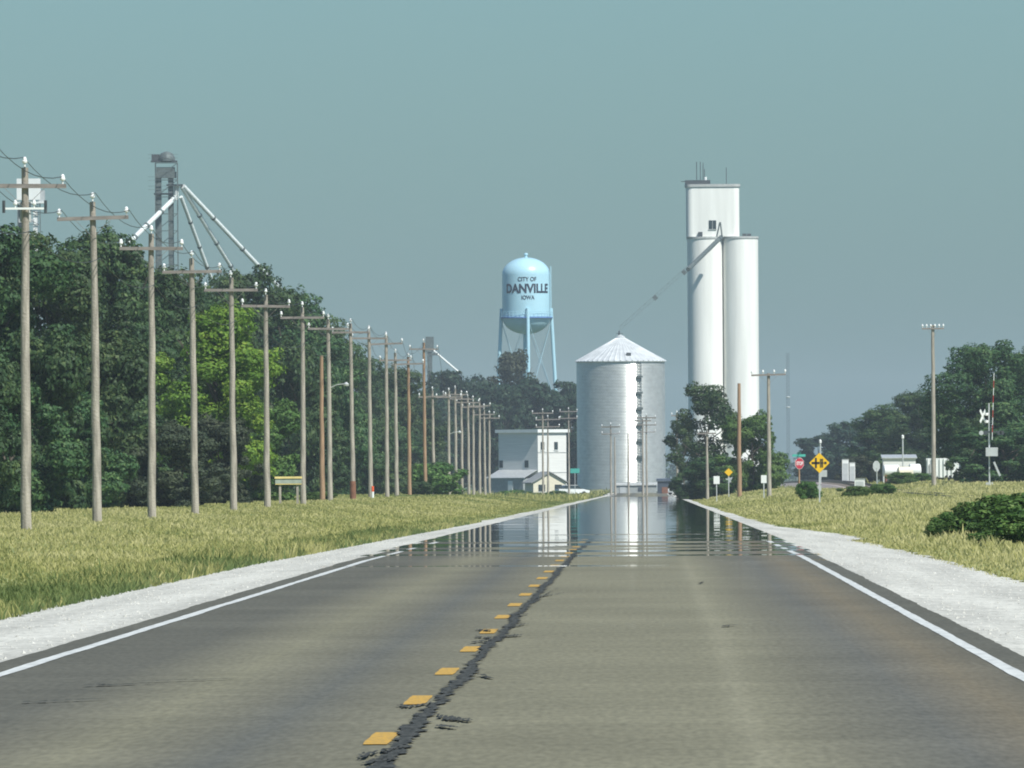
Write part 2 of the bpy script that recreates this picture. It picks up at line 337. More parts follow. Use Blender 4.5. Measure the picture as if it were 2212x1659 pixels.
def strip(name, xl, xr, y, dz, mat, parent=None, nxs=2, jl=0, jr=0, seed=1, drop=0.0):
    """long sheet following the road profile between two edge curves"""
    rg = np.random.RandomState(seed)
    a = xl(y) if callable(xl) else np.full_like(y, xl); b = xr(y) if callable(xr) else np.full_like(y, xr)
    sm = lambda: np.convolve(rg.rand(len(y) + 8) - 0.5, np.ones(9) / 5.0, 'valid')
    a = a + jl * (0.25 * (rg.rand(len(y)) - 0.5) + sm()); b = b + jr * (0.25 * (rg.rand(len(y)) - 0.5) + sm())
    tt = np.linspace(0, 1, nxs)
    X = a[:, None] * (1 - tt) + b[:, None] * tt
    Z = road_z(y)[:, None] + dz - drop * np.maximum(0, np.maximum(XL - X, X - XR))
    v = np.stack([X, np.repeat(y[:, None], nxs, 1), Z], -1).reshape(-1, 3)
    i = (np.arange(len(y) - 1)[:, None] * nxs + np.arange(nxs - 1)[None]).ravel()
    return mesh_np(name, v, np.stack([i, i + 1, i + nxs + 1, i + nxs], 1), mat, parent, smooth=True)
yr = np.concatenate([np.arange(-40, 60, 5.0), np.arange(60, 520, 0.8), np.arange(520, 2000, 8.0)])
road = tag(strip('road', XL, XR, yr, 0.0, M['asphalt'], nxs=3, jl=0.05, jr=0.05, seed=3), 'worn asphalt two lane highway with tarred centre joint', kind='structure')
tag(strip('gravel_shoulder', lambda y: gravel_left(y), XL + 0.15, yr, -0.008, M['gravel'], nxs=6, jl=0.5, seed=4, drop=0.03), 'white gravel shoulder beside the grass bank with the pole row', kind='structure')
tag(strip('gravel_shoulder', XR - 0.15, lambda y: gravel_right(y), yr, -0.008, M['gravel'], nxs=6, jr=0.45, seed=5, drop=0.03), 'white gravel shoulder widening at the field entrance', kind='structure')
strip('edge_line', -4.725, -4.62, yr, 0.004, M['paint_white'], road, jl=0.025, jr=0.025, seed=6)
strip('edge_line', 2.50, 2.61, yr, 0.004, M['paint_white'], road, jl=0.025, jr=0.025, seed=7)
dash_me = None
for k in range(40):
    y0 = 70.6 - 12.19 * 2 + 12.19 * k
    rg = random.Random(k)
    y = np.array([0, 0.9, 1.8, 2.6, 3.3])
    if dash_me is None:
        xa = np.array([-0.064, -0.072, -0.066, -0.07, -0.062]); xb = -xa[::-1]
        v = np.stack([np.stack([xa, xb], 1).ravel(), np.repeat(y, 2), np.zeros(10)], 1)
        o = mesh_np('lane_dash', v, [[2 * i, 2 * i + 1, 2 * i + 3, 2 * i + 2] for i in range(4)], M['paint_yellow'], road)
        dash_me = o.data
    else:
        o = bpy.data.objects.new('lane_dash', dash_me); col.objects.link(o); o.parent = road
    o.location = (-1.455 + rg.uniform(-0.008, 0.008), y0, float(road_z(y0 + 1.6)) + 0.005)
# tarred joint: ragged ribbon plus side splashes
rg = np.random.RandomState(11)
yy = np.concatenate([np.arange(40, 200, 0.22), np.arange(200, 700, 1.0)])
cxr = -1.315 + 0.010 * np.sin(yy * 0.55) + 0.012 * np.sin(yy * 0.21 + 1) + 0.018 * rg.randn(len(yy))
wd = np.clip(0.024 + 0.010 * np.sin(yy * 0.33 + 2) + 0.040 * rg.rand(len(yy)) ** 1.5 + 0.05 * np.clip((70 - yy) / 8, 0, 1), 0.03, 0.3)
v = np.stack([np.stack([cxr - wd, cxr + wd * (0.8 + 0.5 * rg.rand(len(yy)))], 1).ravel(), np.repeat(yy, 2), np.repeat(road_z(yy), 2) + 0.009], 1)
mesh_np('tar_seam', v, [[2 * i, 2 * i + 1, 2 * i + 3, 2 * i + 2] for i in range(len(yy) - 1)], M['tar'], road)
_bl = [0]
def splash(pts, w0, seed):
    r = np.random.RandomState(seed); pts = np.array(pts, float); mb = MB()
    n = 44; tt = np.sort(r.rand(n)); tp = np.linspace(0, 1, len(pts))
    ln = abs(pts[-1, 0] - pts[0, 0]) / n
    for q in range(n):
        x = np.interp(tt[q], tp, pts[:, 0]) + 0.01 * r.randn(); y = np.interp(tt[q], tp, pts[:, 1]) + 0.25 * w0 * r.randn()
        k = 9; h = 0.6 * w0 * (0.2 + 0.8 * r.rand()) * (1.15 - 0.75 * tt[q]); l = max(0.010, ln * (0.8 + 2.2 * r.rand()))
        _bl[0] = (_bl[0] + 1) % 90; z = 0.0105 + 0.00008 * _bl[0] + float(road_z(y))
        rr = 0.55 + 0.6 * r.rand(k)
        mb.add([(x + l * rr[j] * math.cos(6.283 * j / k), y + h * rr[j] * math.sin(6.283 * j / k), z) for j in range(k)], [tuple(range(k))])
    mb.build('tar_patch', M['tar'], road)
def rp(px, py):
    p1 = at(px, py, 100.0); k = EYE / (EYE - p1.z); return (p1.x * k, 100.0 * k)
for sd_, (w0, ppx) in enumerate([(0.9, [(945, 1550), (985, 1556), (1022, 1562)]), (0.5, [(950, 1572), (985, 1576)]), (0.6, [(930, 1523), (880, 1530), (860, 1527)]),
        (1.0, [(870, 1618), (800, 1632), (780, 1640)]), (1.1, [(850, 1640), (790, 1652)]), (0.9, [(1085, 1378), (1128, 1375)]), (0.8, [(1060, 1365), (1030, 1362)]),
        (0.8, [(1060, 1385), (1018, 1391)]), (0.9, [(1060, 1381), (1030, 1378)]), (0.7, [(1100, 1358), (1138, 1350)]), (0.9, [(1150, 1300), (1205, 1272)]), (0.7, [(1170, 1290), (1215, 1283)]),
        (0.5, [(1040, 1462), (1062, 1468)]), (0.5, [(1560, 1355), (1590, 1353)]), (0.5, [(1512, 1262), (1518, 1258)]), (0.6, [(1115, 1330), (1140, 1329)]),
        (0.25, [(190, 1484), (330, 1479)]), (0.2, [(60, 1520), (230, 1513)]), (0.15, [(300, 1476), (520, 1468)])]):
    splash([rp(*q) for q in ppx], w0, sd_ + 20)

# loose stones on the shoulders (one mass of gravel)
rg = np.random.RandomState(5)
N = 14000
y = 62 + 300 * rg.rand(N) ** 1.6; side = rg.rand(N) < 0.5
u = rg.rand(N)
x = np.where(side, XL - 0.08 + u * (gravel_left(y) - XL + 0.08), XR + 0.08 + u * (gravel_right(y) - XR - 0.08))
sz = 0.006 + 0.018 * rg.rand(N) ** 3
z0 = road_z(y) - 0.008 - 0.03 * np.maximum(0, np.maximum(XL - x, x - XR))
base = np.array([[1, 0, 0], [0, 1, 0], [-1, 0, 0], [0, -1, 0], [0, 0, 1.0]]); an = rg.rand(N) * 6.28
jit = 0.6 + 0.8 * rg.rand(N, 5, 3)
b_ = base[None] * jit
bx = b_[..., 0] * np.cos(an)[:, None] - b_[..., 1] * np.sin(an)[:, None]; by = b_[..., 0] * np.sin(an)[:, None] + b_[..., 1] * np.cos(an)[:, None]
v = np.stack([x[:, None] + bx * sz[:, None], y[:, None] + by * sz[:, None], z0[:, None] + b_[..., 2] * sz[:, None] * 0.8 - 0.002], -1).reshape(-1, 3)
f = (np.arange(N)[:, None, None] * 5 + np.array([[0, 1, 4], [1, 2, 4], [2, 3, 4], [3, 0, 4]])[None]).reshape(-1, 3)
tag(mesh_np('loose_gravel', v, f, M['stone']), 'loose white stones scattered over both gravel shoulders', 'gravel', kind='stuff')

def vnoise(x, y, sx, sy, seed):
    r = np.random.RandomState(seed); g = r.rand(64, 64); u, v = (x / sx) % 63, (y / sy) % 63
    i, j = np.floor(u).astype(int), np.floor(v).astype(int); a, b = u - i, v - j; a, b = a * a * (3 - 2 * a), b * b * (3 - 2 * b)
    return (g[i, j] * (1 - a) + g[(i + 1) % 64, j] * a) * (1 - b) + (g[i, (j + 1) % 64] * (1 - a) + g[(i + 1) % 64, (j + 1) % 64] * a) * b
# hot air sheet over the road
ya = np.arange(120, 1500, 2.0); xa = np.linspace(XL - 0.05, XR + 0.05, 17)
AX, AY = np.meshgrid(xa, ya); rg = np.random.RandomState(8)
AZ = road_z(AY) + 0.022
for k in range(14):
    lam = rg.uniform(7, 26); ph = rg.uniform(0, 6.28); kx = rg.uniform(-0.5, 0.5)
    AZ = AZ + (0.00105 * lam / 6.28 / 3.0) * np.sin(AY * 6.283 / lam + ph + AX * kx) * (0.6 + 0.4 * np.sin(AY * 0.013 + k)) * (0.65 + 1.1 * (1 - ss(AY, 230, 360)))
AZ = AZ + (0.011 * vnoise(AX + 40, AY, 2.2, 13, 3) - 0.0055) * (1 - 0.7 * ss(AY, 240, 380))
v = np.stack([AX, AY, AZ], -1).reshape(-1, 3); n_ = len(xa)
i = (np.arange(len(ya) - 1)[:, None] * n_ + np.arange(n_ - 1)[None]).ravel()
tag(mesh_np('hot_air_layer', v, np.stack([i, i + 1, i + n_ + 1, i + n_], 1), M['hot_air'], smooth=True), 'shimmering mirage of hot air mirroring the town on the road', 'mirage', kind='stuff')

# ------------------------------------------------------------------ grass
def in_view(x, y, margin=40):
    px = CX + x * F / y
    return (px > -margin) & (px < 2212 + margin)
def grass(name, n, xf, yr_, hmean, seed, label, edge, green_fn, wmul=1.0):
    r = np.random.RandomState(seed)
    y = yr_[0] * (yr_[1] / yr_[0]) ** r.rand(n)
    x = xf(y, r.rand(n))
    # tufts: pull blades to nearby centres
    ok = in_view(x, y); x, y = x[ok], y[ok]; n = len(x)
    patch = 0.5 * vnoise(x + 200, y, 3.5, 22, seed) + 0.3 * vnoise(x + 200, y, 1.1, 6, seed + 9) + 0.2 * vnoise(x + 200, y, 9, 60, seed + 5)
    d_edge = edge(x, y)
    h = hmean * (0.45 + 0.8 * r.rand(n) ** 1.3) * (0.5 + 1.0 * np.clip(patch, 0, 1)) * (0.35 + 0.65 * ss(d_edge, 0, 2.5))
    tall = r.rand(n) < 0.02; h = np.where(tall, h * 1.5, h)
    wd = (0.005 + 0.007 * r.rand(n)) * (1 + y / 220.0) * wmul
    a = r.rand(n) * 6.28; lean = (0.15 + 0.5 * r.rand(n)) * h; la = r.rand(n) * 6.28
    z = ground_z(x, y) - 0.03
    dx, dy = np.cos(a) * wd, np.sin(a) * wd * 0.4
    lx, ly = np.cos(la) * lean, np.sin(la) * lean
    v = np.stack([np.stack([x - dx, y - dy, z], -1), np.stack([x + dx, y + dy, z], -1),
                  np.stack([x + dx * 0.8 + lx * 0.35, y + dy + ly * 0.35, z + h * 0.6], -1), np.stack([x - dx * 0.8 + lx * 0.35, y - dy + ly * 0.35, z + h * 0.6], -1),
                  np.stack([x + lx, y + ly, z + h], -1)], 1).reshape(-1, 3)
    bI = np.arange(n)[:, None] * 5
    f = np.concatenate([bI + [0, 1, 2], bI + [0, 2, 3], bI + [3, 2, 4]], 0)
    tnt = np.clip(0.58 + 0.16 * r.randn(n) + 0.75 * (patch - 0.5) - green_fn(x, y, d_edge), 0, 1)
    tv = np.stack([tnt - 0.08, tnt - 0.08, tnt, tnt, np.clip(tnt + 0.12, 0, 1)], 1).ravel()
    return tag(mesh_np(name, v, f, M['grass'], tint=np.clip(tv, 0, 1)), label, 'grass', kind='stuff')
def greenL(x, y, d):
    g = 0.42 * (1 - ss(d, 0.3, 2.8)) + 0.30 * ss(y, 800, 1000) * (np.sin(y * 0.02) > -0.2)
    g = g + 0.18 * (np.sin(x * 1.1 + y * 0.06) > 0.75)
    return g
def greenR(x, y, d):
    return 0.15 * (1 - ss(d, 0.2, 1.2)) + 0.30 * ss(vnoise(x + 300, y, 5, 70, 77), 0.5, 0.75) - 0.14
eL = lambda x, y: np.maximum(0, gravel_left(y) - x); eR = lambda x, y: np.maximum(0, x - gravel_right(y))
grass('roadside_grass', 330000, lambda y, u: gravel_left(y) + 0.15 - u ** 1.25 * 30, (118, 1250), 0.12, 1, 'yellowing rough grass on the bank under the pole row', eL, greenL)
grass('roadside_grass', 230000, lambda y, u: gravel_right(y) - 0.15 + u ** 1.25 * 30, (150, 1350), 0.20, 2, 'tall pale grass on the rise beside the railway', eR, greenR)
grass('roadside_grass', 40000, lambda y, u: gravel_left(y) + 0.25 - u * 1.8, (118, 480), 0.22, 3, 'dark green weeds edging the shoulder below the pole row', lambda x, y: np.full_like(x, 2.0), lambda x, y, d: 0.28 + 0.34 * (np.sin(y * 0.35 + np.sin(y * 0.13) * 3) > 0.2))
grass('roadside_grass', 30000, lambda y, u: np.where(u < 0.5, -6.0 - u * 60, 4 + (u - 0.5) * 60), (1250, 2400), 0.5, 4, 'distant grass verge in front of the town', lambda x, y: np.full_like(x, 3.0), lambda x, y, d: 0.25 + 0 * x)

# ------------------------------------------------------------------ trees
def crown_arrays(seed, lobes, n, leaf, jitter=1.0):
    """lobes: list of (cx,cy,cz,rx,ry,rz); many leaf faces on and inside every lobe's shell"""
    r = np.random.RandomState(seed)
    L_ = np.array(lobes); wgt = (L_[:, 3] * L_[:, 5]); wgt = wgt / wgt.sum()
    idx = r.choice(len(L_), n, p=wgt)
    dv = r.randn(n, 3); dv /= np.linalg.norm(dv, axis=1)[:, None]
    rad = np.where(r.rand(n) < 0.84, 0.84 + 0.22 * r.rand(n), 0.84 * r.rand(n) ** 0.5)
    # smaller bunches inside each lobe
    bun = 0.86 + 0.16 * np.sin(dv[:, 0] * 7 + idx) * np.sin(dv[:, 1] * 6 + idx * 2) + 0.12 * np.sin(dv[:, 2] * 9 + idx * 3)
    c = L_[idx, :3] + dv * L_[idx, 3:] * (rad * bun)[:, None]
    nrm = dv * 1.15 + r.randn(n, 3) * 0.48 + np.array([0, 0, 0.25]); nrm /= np.linalg.norm(nrm, axis=1)[:, None]
    up = r.randn(n, 3); tu = np.cross(nrm, up); tu /= np.linalg.norm(tu, axis=1)[:, None]; tv = np.cross(nrm, tu)
    s = leaf * (0.55 + 0.9 * r.rand(n)); 
    a = s[:, None] * tu; b = (s * 0.62)[:, None] * tv
    v = np.stack([c - a, c + b * 0.9 - a * 0.1, c + a, c - b * 0.9 + a * 0.1], 1).reshape(-1, 3)
    f = np.arange(n * 4).reshape(n, 4)
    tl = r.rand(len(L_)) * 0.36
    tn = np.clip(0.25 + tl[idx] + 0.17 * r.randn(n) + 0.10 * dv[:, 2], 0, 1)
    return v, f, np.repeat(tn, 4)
def lobes_for(seed, Rr, H, base, k, shape='round', spread=1.0):
    r = random.Random(seed); out = []
    for i in range(k):
        t = (i + 0.5) / k
        z = base + (H - base) * (0.12 + 0.80 * t)
        if shape == 'round': prof = math.sin(math.pi * min(1, 0.16 + 0.80 * t)) ** 0.6
        elif shape == 'cone': prof = 1.05 - 0.75 * t
        else: prof = 0.75
        a = i * 2.4 + r.uniform(-0.5, 0.5); q = Rr * prof * r.uniform(0.25, 0.88) * spread
        s = Rr * r.choice((0.16, 0.22, 0.30, 0.40)) * r.uniform(0.85, 1.15) * (1.05 - 0.25 * t)
        out.append((q * math.cos(a), q * math.sin(a), min(z, H - s * 0.8), s * r.uniform(0.9, 1.3), s * r.uniform(0.9, 1.3), s * r.uniform(0.7, 1.05)))
    return out
def trunk(name, seed, H, r0, limbs, parent, mat=None):
    r = random.Random(seed); mb = MB()
    pts = [(0, 0, -0.3)] + [(r.uniform(-.15, .15) * i, r.uniform(-.15, .15) * i, H * i / 5) for i in range(1, 6)]
    mb.tube(pts, [r0 * 1.25] + [r0 * (1 - 0.16 * i) for i in range(1, 6)], 9)
    for i in range(limbs):
        z = H * r.uniform(0.28, 0.75); a = r.uniform(0, 6.28); l = H * r.uniform(0.18, 0.34)
        p0 = Vector((0, 0, z)); d = Vector((math.cos(a), math.sin(a), r.uniform(0.5, 1.1)))
        mb.tube([p0, p0 + d * l * 0.5, p0 + d * l + Vector((0, 0, l * 0.15))], [r0 * 0.5, r0 * 0.3, r0 * 0.1], 6)
    return mb.build(name, mat or M['bark'], parent, smooth=True)
protos = {}
def proto(key, seed, Rr, H, base, k, n, leaf, shape='round', limbs=6, spread=1.0, r0=0.24):
    v, f, tn = crown_arrays(seed, lobes_for(seed, Rr, H, base, k, shape, spread), n, leaf)
    v[:, 2] *= H / np.percentile(v[:, 2], 99.8)
    v[:, :2] *= Rr / np.percentile(np.abs(v[:, :2]), 97.5)
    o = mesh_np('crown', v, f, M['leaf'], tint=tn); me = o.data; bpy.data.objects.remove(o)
    tk = trunk('trunk', seed, H * 0.8, r0, limbs, None); tm = tk.data; bpy.data.objects.remove(tk)
    protos[key] = (me, tm, Rr, H)
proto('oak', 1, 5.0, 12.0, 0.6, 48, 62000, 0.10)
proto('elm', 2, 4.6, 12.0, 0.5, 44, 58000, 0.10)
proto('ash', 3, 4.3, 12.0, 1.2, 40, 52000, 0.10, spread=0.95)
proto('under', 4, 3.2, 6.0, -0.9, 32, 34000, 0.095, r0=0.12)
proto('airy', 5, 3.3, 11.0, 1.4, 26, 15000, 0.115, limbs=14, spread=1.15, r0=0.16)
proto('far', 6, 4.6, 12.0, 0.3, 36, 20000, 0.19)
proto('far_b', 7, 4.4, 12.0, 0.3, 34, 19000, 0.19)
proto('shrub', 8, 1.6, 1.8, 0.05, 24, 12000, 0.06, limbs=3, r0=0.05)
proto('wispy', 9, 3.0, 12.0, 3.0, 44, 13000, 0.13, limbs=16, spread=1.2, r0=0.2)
def off(X, px): return abs(X) * F / (CX - px)
def tree(name, key, px, top, d, wpx, label, cat='tree', group=None, mat=None, rz=0.0, zb=None, tmat=None):
    me, tm, Rr, H = protos[key]
    p = at(px, top, d); z0 = float(ground_z(p.x, d)) if zb is None else zb
    o = empty(name, (p.x, d, z0), label, cat, group, rz)
    h = p.z - z0; sx = (wpx / S(d)) / (2 * Rr)
    o.scale = (sx, sx, h / H)
    for nm, data, mt in (('crown', me, mat), ('trunk', tm, tmat)):
        c = bpy.data.objects.new(nm, data); col.objects.link(c); c.parent = o
        if mt: c.material_slots[0].link = 'OBJECT'; c.material_slots[0].material = mt
    return o
G1 = 'tall trees of the row behind the utility poles'
row = [('oak', -40, 500, 620, 400, 'tall dark tree at the open end of the row behind the double armed pole'),
       ('elm', 95, 512, 645, 330, 'tall dark tree with two rounded tops below the white grain leg'),
       ('ash', 245, 500, 690, 300, 'tall dark tree with a square top next to the grain leg spouts'),
       ('oak', 345, 575, 720, 300, 'dark tree with low crown under the spout distributor tower'),
       ('elm', 425, 618, 780, 260, 'dark tree in the dip under the grain spouts'),
       ('oak', 525, 583, 830, 260, 'rounded dark tree where the longest grain spout ends'),
       ('ash', 625, 632, 900, 260, 'dark tree behind the bright yellow green tree'),
       ('elm', 690, 690, 980, 190, 'narrow dark tree behind the brown armless pole'),
       ('oak', 770, 768, 1080, 190, 'lower dark tree past the brown armless pole'),
       ('ash', 845, 795, 1160, 170, 'lower dark tree behind the marker post'),
       ('elm', 895, 838, 1260, 130, 'last and smallest tree of the row behind the poles')]
for i, (k, px, tp, d, wp, lb) in enumerate(row):
    tree('broadleaf_tree', k, px, tp, off(-31 - (i % 3), px), wp, lb, group=G1, rz=i * 1.3)
tree('broadleaf_tree', 'ash', 468, 662, off(-24, 468), 275, 'bright yellow green tree standing out among dark trees', mat=M['leaf_bright'], rz=0.7)
G2 = 'low trees of the hedge behind the utility poles'
und = [(20, 830, 590, 260, 'dense low tree filling the hedge at the double armed pole', None), (150, 860, 600, 240, 'dense low tree in the hedge between the first two poles', None),
       (280, 880, 620, 240, 'pale topped low tree in the hedge past the second pole', None), (385, 915, 640, 200, 'olive brown low tree in front of the bright green tree', M['leaf_brown']),
       (470, 900, 668, 180, 'olive brown low tree beneath the bright green tree', M['leaf_brown']), (555, 860, 690, 190, 'low yellow green tree under the bright tree', M['leaf_shrub']),
       (640, 880, 770, 200, 'dense low tree behind the yellow topped board', None), (730, 900, 830, 170, 'dense low tree behind the brown armless pole', None),
       (800, 920, 900, 160, 'dense low tree behind the red and white marker post', None), (860, 930, 980, 150, 'dense low tree at the town end of the hedge', None),
       (-60, 760, 600, 240, 'dense low tree at the outer end of the hedge', None), (90, 720, 625, 240, 'middle sized tree under the white grain leg', None), (215, 730, 640, 240, 'middle sized tree under the square topped tree', None),
       (620, 740, 830, 200, 'middle sized tree under the longest grain spout', None), (700, 800, 900, 170, 'middle sized tree beside the brown armless pole', None)]
for i, (px, tp, d, wp, lb, mt) in enumerate(und):
    tree('hedge_tree', 'under', px, tp, off(-23.5 if mt else -27.5, px), wp, lb, group=G2, mat=mt, rz=i * 0.9)
tree('roadside_shrub', 'shrub', 940, 1000, 1130, 118, 'round dark shrub at the foot of the pole row', 'shrub', mat=M['leaf_shrub'])
tree('roadside_shrub', 'shrub', 905, 1040, 1090, 60, 'small dark shrub leaning on the round shrub', 'shrub', mat=M['leaf'], rz=1)
tree('roadside_shrub', 'shrub', 690, 1062, 800, 70, 'small green shrub beside the yellow topped board', 'shrub', mat=M['leaf_shrub'], rz=2)
tree('roadside_shrub', 'shrub', 1098, 1060, 1500, 60, 'small green shrub at the last poles of the row', 'shrub', mat=M['leaf_shrub'], rz=2)
GT = 'trees behind the white town building'
for i, (px, tp, wp, lb) in enumerate([(920, 838, 140, 'dark distant tree behind the tops of the far poles'), (975, 803, 150, 'high dark distant tree below the far grain leg spout'), (1030, 815, 150, 'dark distant tree left of the water tower legs'.replace('left of', 'before')),
        (1085, 832, 140, 'dark distant tree below the sparse tree'), (1150, 818, 150, 'dark distant tree below the water tank'), (1205, 826, 130, 'dark distant tree at the foot of a white tower leg'), (1238, 842, 90, 'dark distant tree beside the grain bin wall')]):
    tree('town_tree', 'far' if i % 2 else 'far_b', px, tp, 2330 + 30 * (i % 3), wp, lb, group=GT, mat=M['leaf_far'], rz=i * 1.1)
tree('sparse_tree', 'wispy', 1108, 757, 2420, 120, 'thin sparse tree in front of the water tower legs', mat=M['leaf_brown'])
tree('airy_tree', 'airy', 1523, 828, 1290, 150, 'airy tree with sky gaps in front of the white elevator', rz=0.4)
tree('broadleaf_tree', 'airy', 1478, 905, 1330, 70, 'thin leafy tree between grain bin and airy tree', rz=2.0)
tree('broadleaf_tree', 'under', 1625, 893, 1180, 140, 'low bushy green tree beside the stop sign', mat=M['leaf_shrub'], rz=1.0)
tree('broadleaf_tree', 'under', 1555, 985, 1210, 150, 'low spreading tree under the airy tree', rz=2.0)
tree('broadleaf_tree', 'under', 1500, 1010, 1230, 90, 'small dark tree at the road edge under the airy tree', rz=3.0)
tree('broadleaf_tree', 'oak', 2130, 742, 1120, 250, 'large dark tree behind the raised crossing gate', rz=0.6)
tree('broadleaf_tree', 'elm', 2235, 748, 1140, 220, 'large dark tree behind the rail crossing signal box', rz=2.2)
tree('broadleaf_tree', 'under', 2170, 920, 1060, 220, 'dense low tree under the large dark tree at the crossing', rz=1.2)
tree('broadleaf_tree', 'under', 2098, 900, 1090, 100, 'dense low tree between tall bare pole and crossing signal', rz=0.2)
tree('broadleaf_tree', 'ash', 1985, 846, 1500, 150, 'round tree beyond the track with the tall bare pole before it', rz=1.7)
tree('broadleaf_tree', 'elm', 1905, 876, 1560, 150, 'round tree beyond the track above the white shed', rz=2.7)
tree('broadleaf_tree', 'far', 1830, 912, 2100, 130, 'bluish distant tree beyond the yellow warning sign', mat=M['leaf_far'])
tree('broadleaf_tree', 'far_b', 1775, 938, 2250, 110, 'lower bluish distant tree beyond the yellow warning sign', mat=M['leaf_far'])
tree('broadleaf_tree', 'under', 1850, 985, 1500, 90, 'pale low tree among the white trackside cabinets', mat=M['leaf_brown'])
GS = 'shrubs on the grass rise by the gravel shoulder'
for i, (px, tp, d, wp, lb) in enumerate([(2200, 1066, 300, 210, 'large glossy shrub on the grass rise'), (2120, 1082, 312, 150, 'glossy shrub beside the large one on the rise'), (2062, 1106, 322, 100, 'low glossy shrub at the road side end of the clump'), (2235, 1100, 270, 180, 'dark glossy shrub at the outer end of the clump'), (2030, 1128, 315, 60, 'smallest glossy shrub half sunk in pale grass'), (2160, 1120, 285, 120, 'low glossy shrub in front of the large one on the rise')]):
    tree('verge_shrub', 'shrub', px, tp, d, wp, lb, 'shrub', GS, M['leaf_shrub'], rz=i * 1.7)
for px, tp, d, wp, lb in [(1118, 1058, 1640, 50, 'green shrub in front of the grey porch wall'), (1165, 1064, 1660, 60, 'brownish green shrub before the small cream house'), (1205, 1060, 1700, 46, 'green shrub at the corner of the small cream house'), (1275, 1066, 1750, 60, 'low shrub at the foot of the grain bin'), (1745, 1040, 760, 50, 'small shrub at the foot of the yellow warning sign'), (1850, 1050, 800, 70, 'low shrub in front of the white trackside boxes'), (1905, 1045, 850, 60, 'low shrub under the blank sign back'), (1945, 1020, 1180, 60, 'green shrub hiding the legs of the trackside tanks'), (1990, 1022, 1200, 46, 'green shrub beside the ribbed trailer')]:
    tree('verge_shrub', 'shrub', px, tp, d, wp, lb, 'shrub', mat=M['leaf_shrub'], rz=px)
# far-off woods on the skyline: one mass
rg = random.Random(3); lb_ = []
for k in range(120):
    X = -700 + 1400 * k / 119 + rg.uniform(-5, 5); h = rg.uniform(6, 12)
    lb_.append((X, 4600 + rg.uniform(-60, 60), -2.4 + h * 0.45, rg.uniform(8, 14), 10, h * 0.6))
v, f, tn = crown_arrays(33, lb_, 42000, 0.9)
tag(mesh_np('far_woods', v, f, M['leaf_far'], tint=tn), 'hazy line of far woods on the horizon', 'woods', kind='stuff')

# ------------------------------------------------------------------ utility poles of the row
XP = -18.5
def insulator(mb_parent, x, y, z, s=1.0, name='insulator'):
    mb = MB(); mb.lathe([(0.028 * s, 0), (0.028 * s, 0.10 * s), (0.075 * s, 0.12 * s), (0.085 * s, 0.17 * s), (0.06 * s, 0.20 * s), (0.065 * s, 0.24 * s), (0.035 * s, 0.29 * s), (0.01, 0.30 * s)], 10, (x, y, z))
    return mb.build(name, M['glazed'], mb_parent, smooth=True)
def utility_pole(loc, h, label, group=None, arm=2.4, arm_z=0.55, mat='pole', rz=0.0, lean=(0, 0), seed=0, arms=1, top_pin=True, r0=0.165, braces=True, nins=2, name='utility_pole', arm_mat='arm'):
    r = random.Random(seed)
    o = empty(name, loc, label, 'utility pole', group, rz)
    o.rotation_euler = (lean[1], lean[0], rz)
    mb = MB(); pts = []; rad = []
    for i in range(9):
        t = i / 8; pts.append((r.uniform(-.02, .02), r.uniform(-.02, .02), -0.5 + (h + 0.5) * t)); rad.append((r0 - 0.065 * t) * r.uniform(0.97, 1.03))
    mb.tube(pts, rad, 12); mb.build('shaft', M[mat], o, smooth=True)
    for a in range(arms):
        za = h - arm_z - a * 0.9
        tl_ = R(r.uniform(-1.6, 1.6)); MB().box((0, -0.16, za), (arm * r.uniform(0.97, 1.03), 0.11, 0.125), Matrix.Rotation(tl_, 3, 'Y')).build('crossarm', M[arm_mat], o)
        if braces:
            for s in (-1, 1):
                MB().bar((s * arm * 0.26, -0.21, za - 0.03), (s * 0.03, -0.19, za - 0.62), 0.035, 0.012).build('brace', M['arm'], o)
        xs_ = [arm * 0.47 * (-1 + 2 * k / (nins - 1)) for k in range(nins)] if nins > 1 else []
        for x in xs_: insulator(o, x, -0.16, za + 0.055 - x * math.sin(tl_))
    if top_pin:
        MB().bar((0, -0.13, h - 0.25), (0, -0.13, h + 0.05), 0.05, 0.02).build('pin_bracket', M['dark_metal'], o)
        insulator(o, 0, -0.13, h + 0.02)
    return o
left_row = [(51, 362, 1137), (206, 436, 1127), (324, 505, 1113), (418, 558, 1108), (502, 600, 1098), (574, 637, 1095), (652, 664, 1085), (711, 690, 1090), (760, 699, 1095),
            (798, 713, 1088), (834, 726, 1070), (855, 762, 1067), (883, 771, 1062), (917, 740, 1040), (936, 843, 1055), (968, 845, 1060), (984, 840, 1072), (997, 850, 1080), (1012, 858, 1082), (1022, 868, 1083), (1035, 866, 1084), (1047, 885, 1084), (1056, 893, 1084)]
ordn = ['first', 'second', 'third', 'fourth', 'fifth', 'sixth', 'seventh', 'eighth', 'ninth', 'tenth', 'eleventh', 'twelfth', 'thirteenth', 'fourteenth', 'fifteenth', 'sixteenth', 'seventeenth', 'eighteenth', 'nineteenth', 'twentieth', 'twenty first', 'twenty second']
tops = []
GP = 'utility poles in the row along the hedge'
special = {7: 'grey utility pole with street lamp arm next to the brown armless pole', 8: 'grey utility pole with brown stained foot just before the marker post', 9: 'grey utility pole of the row standing behind the red and white marker', 13: 'brownish pole rising above its neighbours in front of the far grain leg'}
polemat = {7: 'pole', 8: 'pole', 12: 'pole_brown', 13: 'pole_brown'}
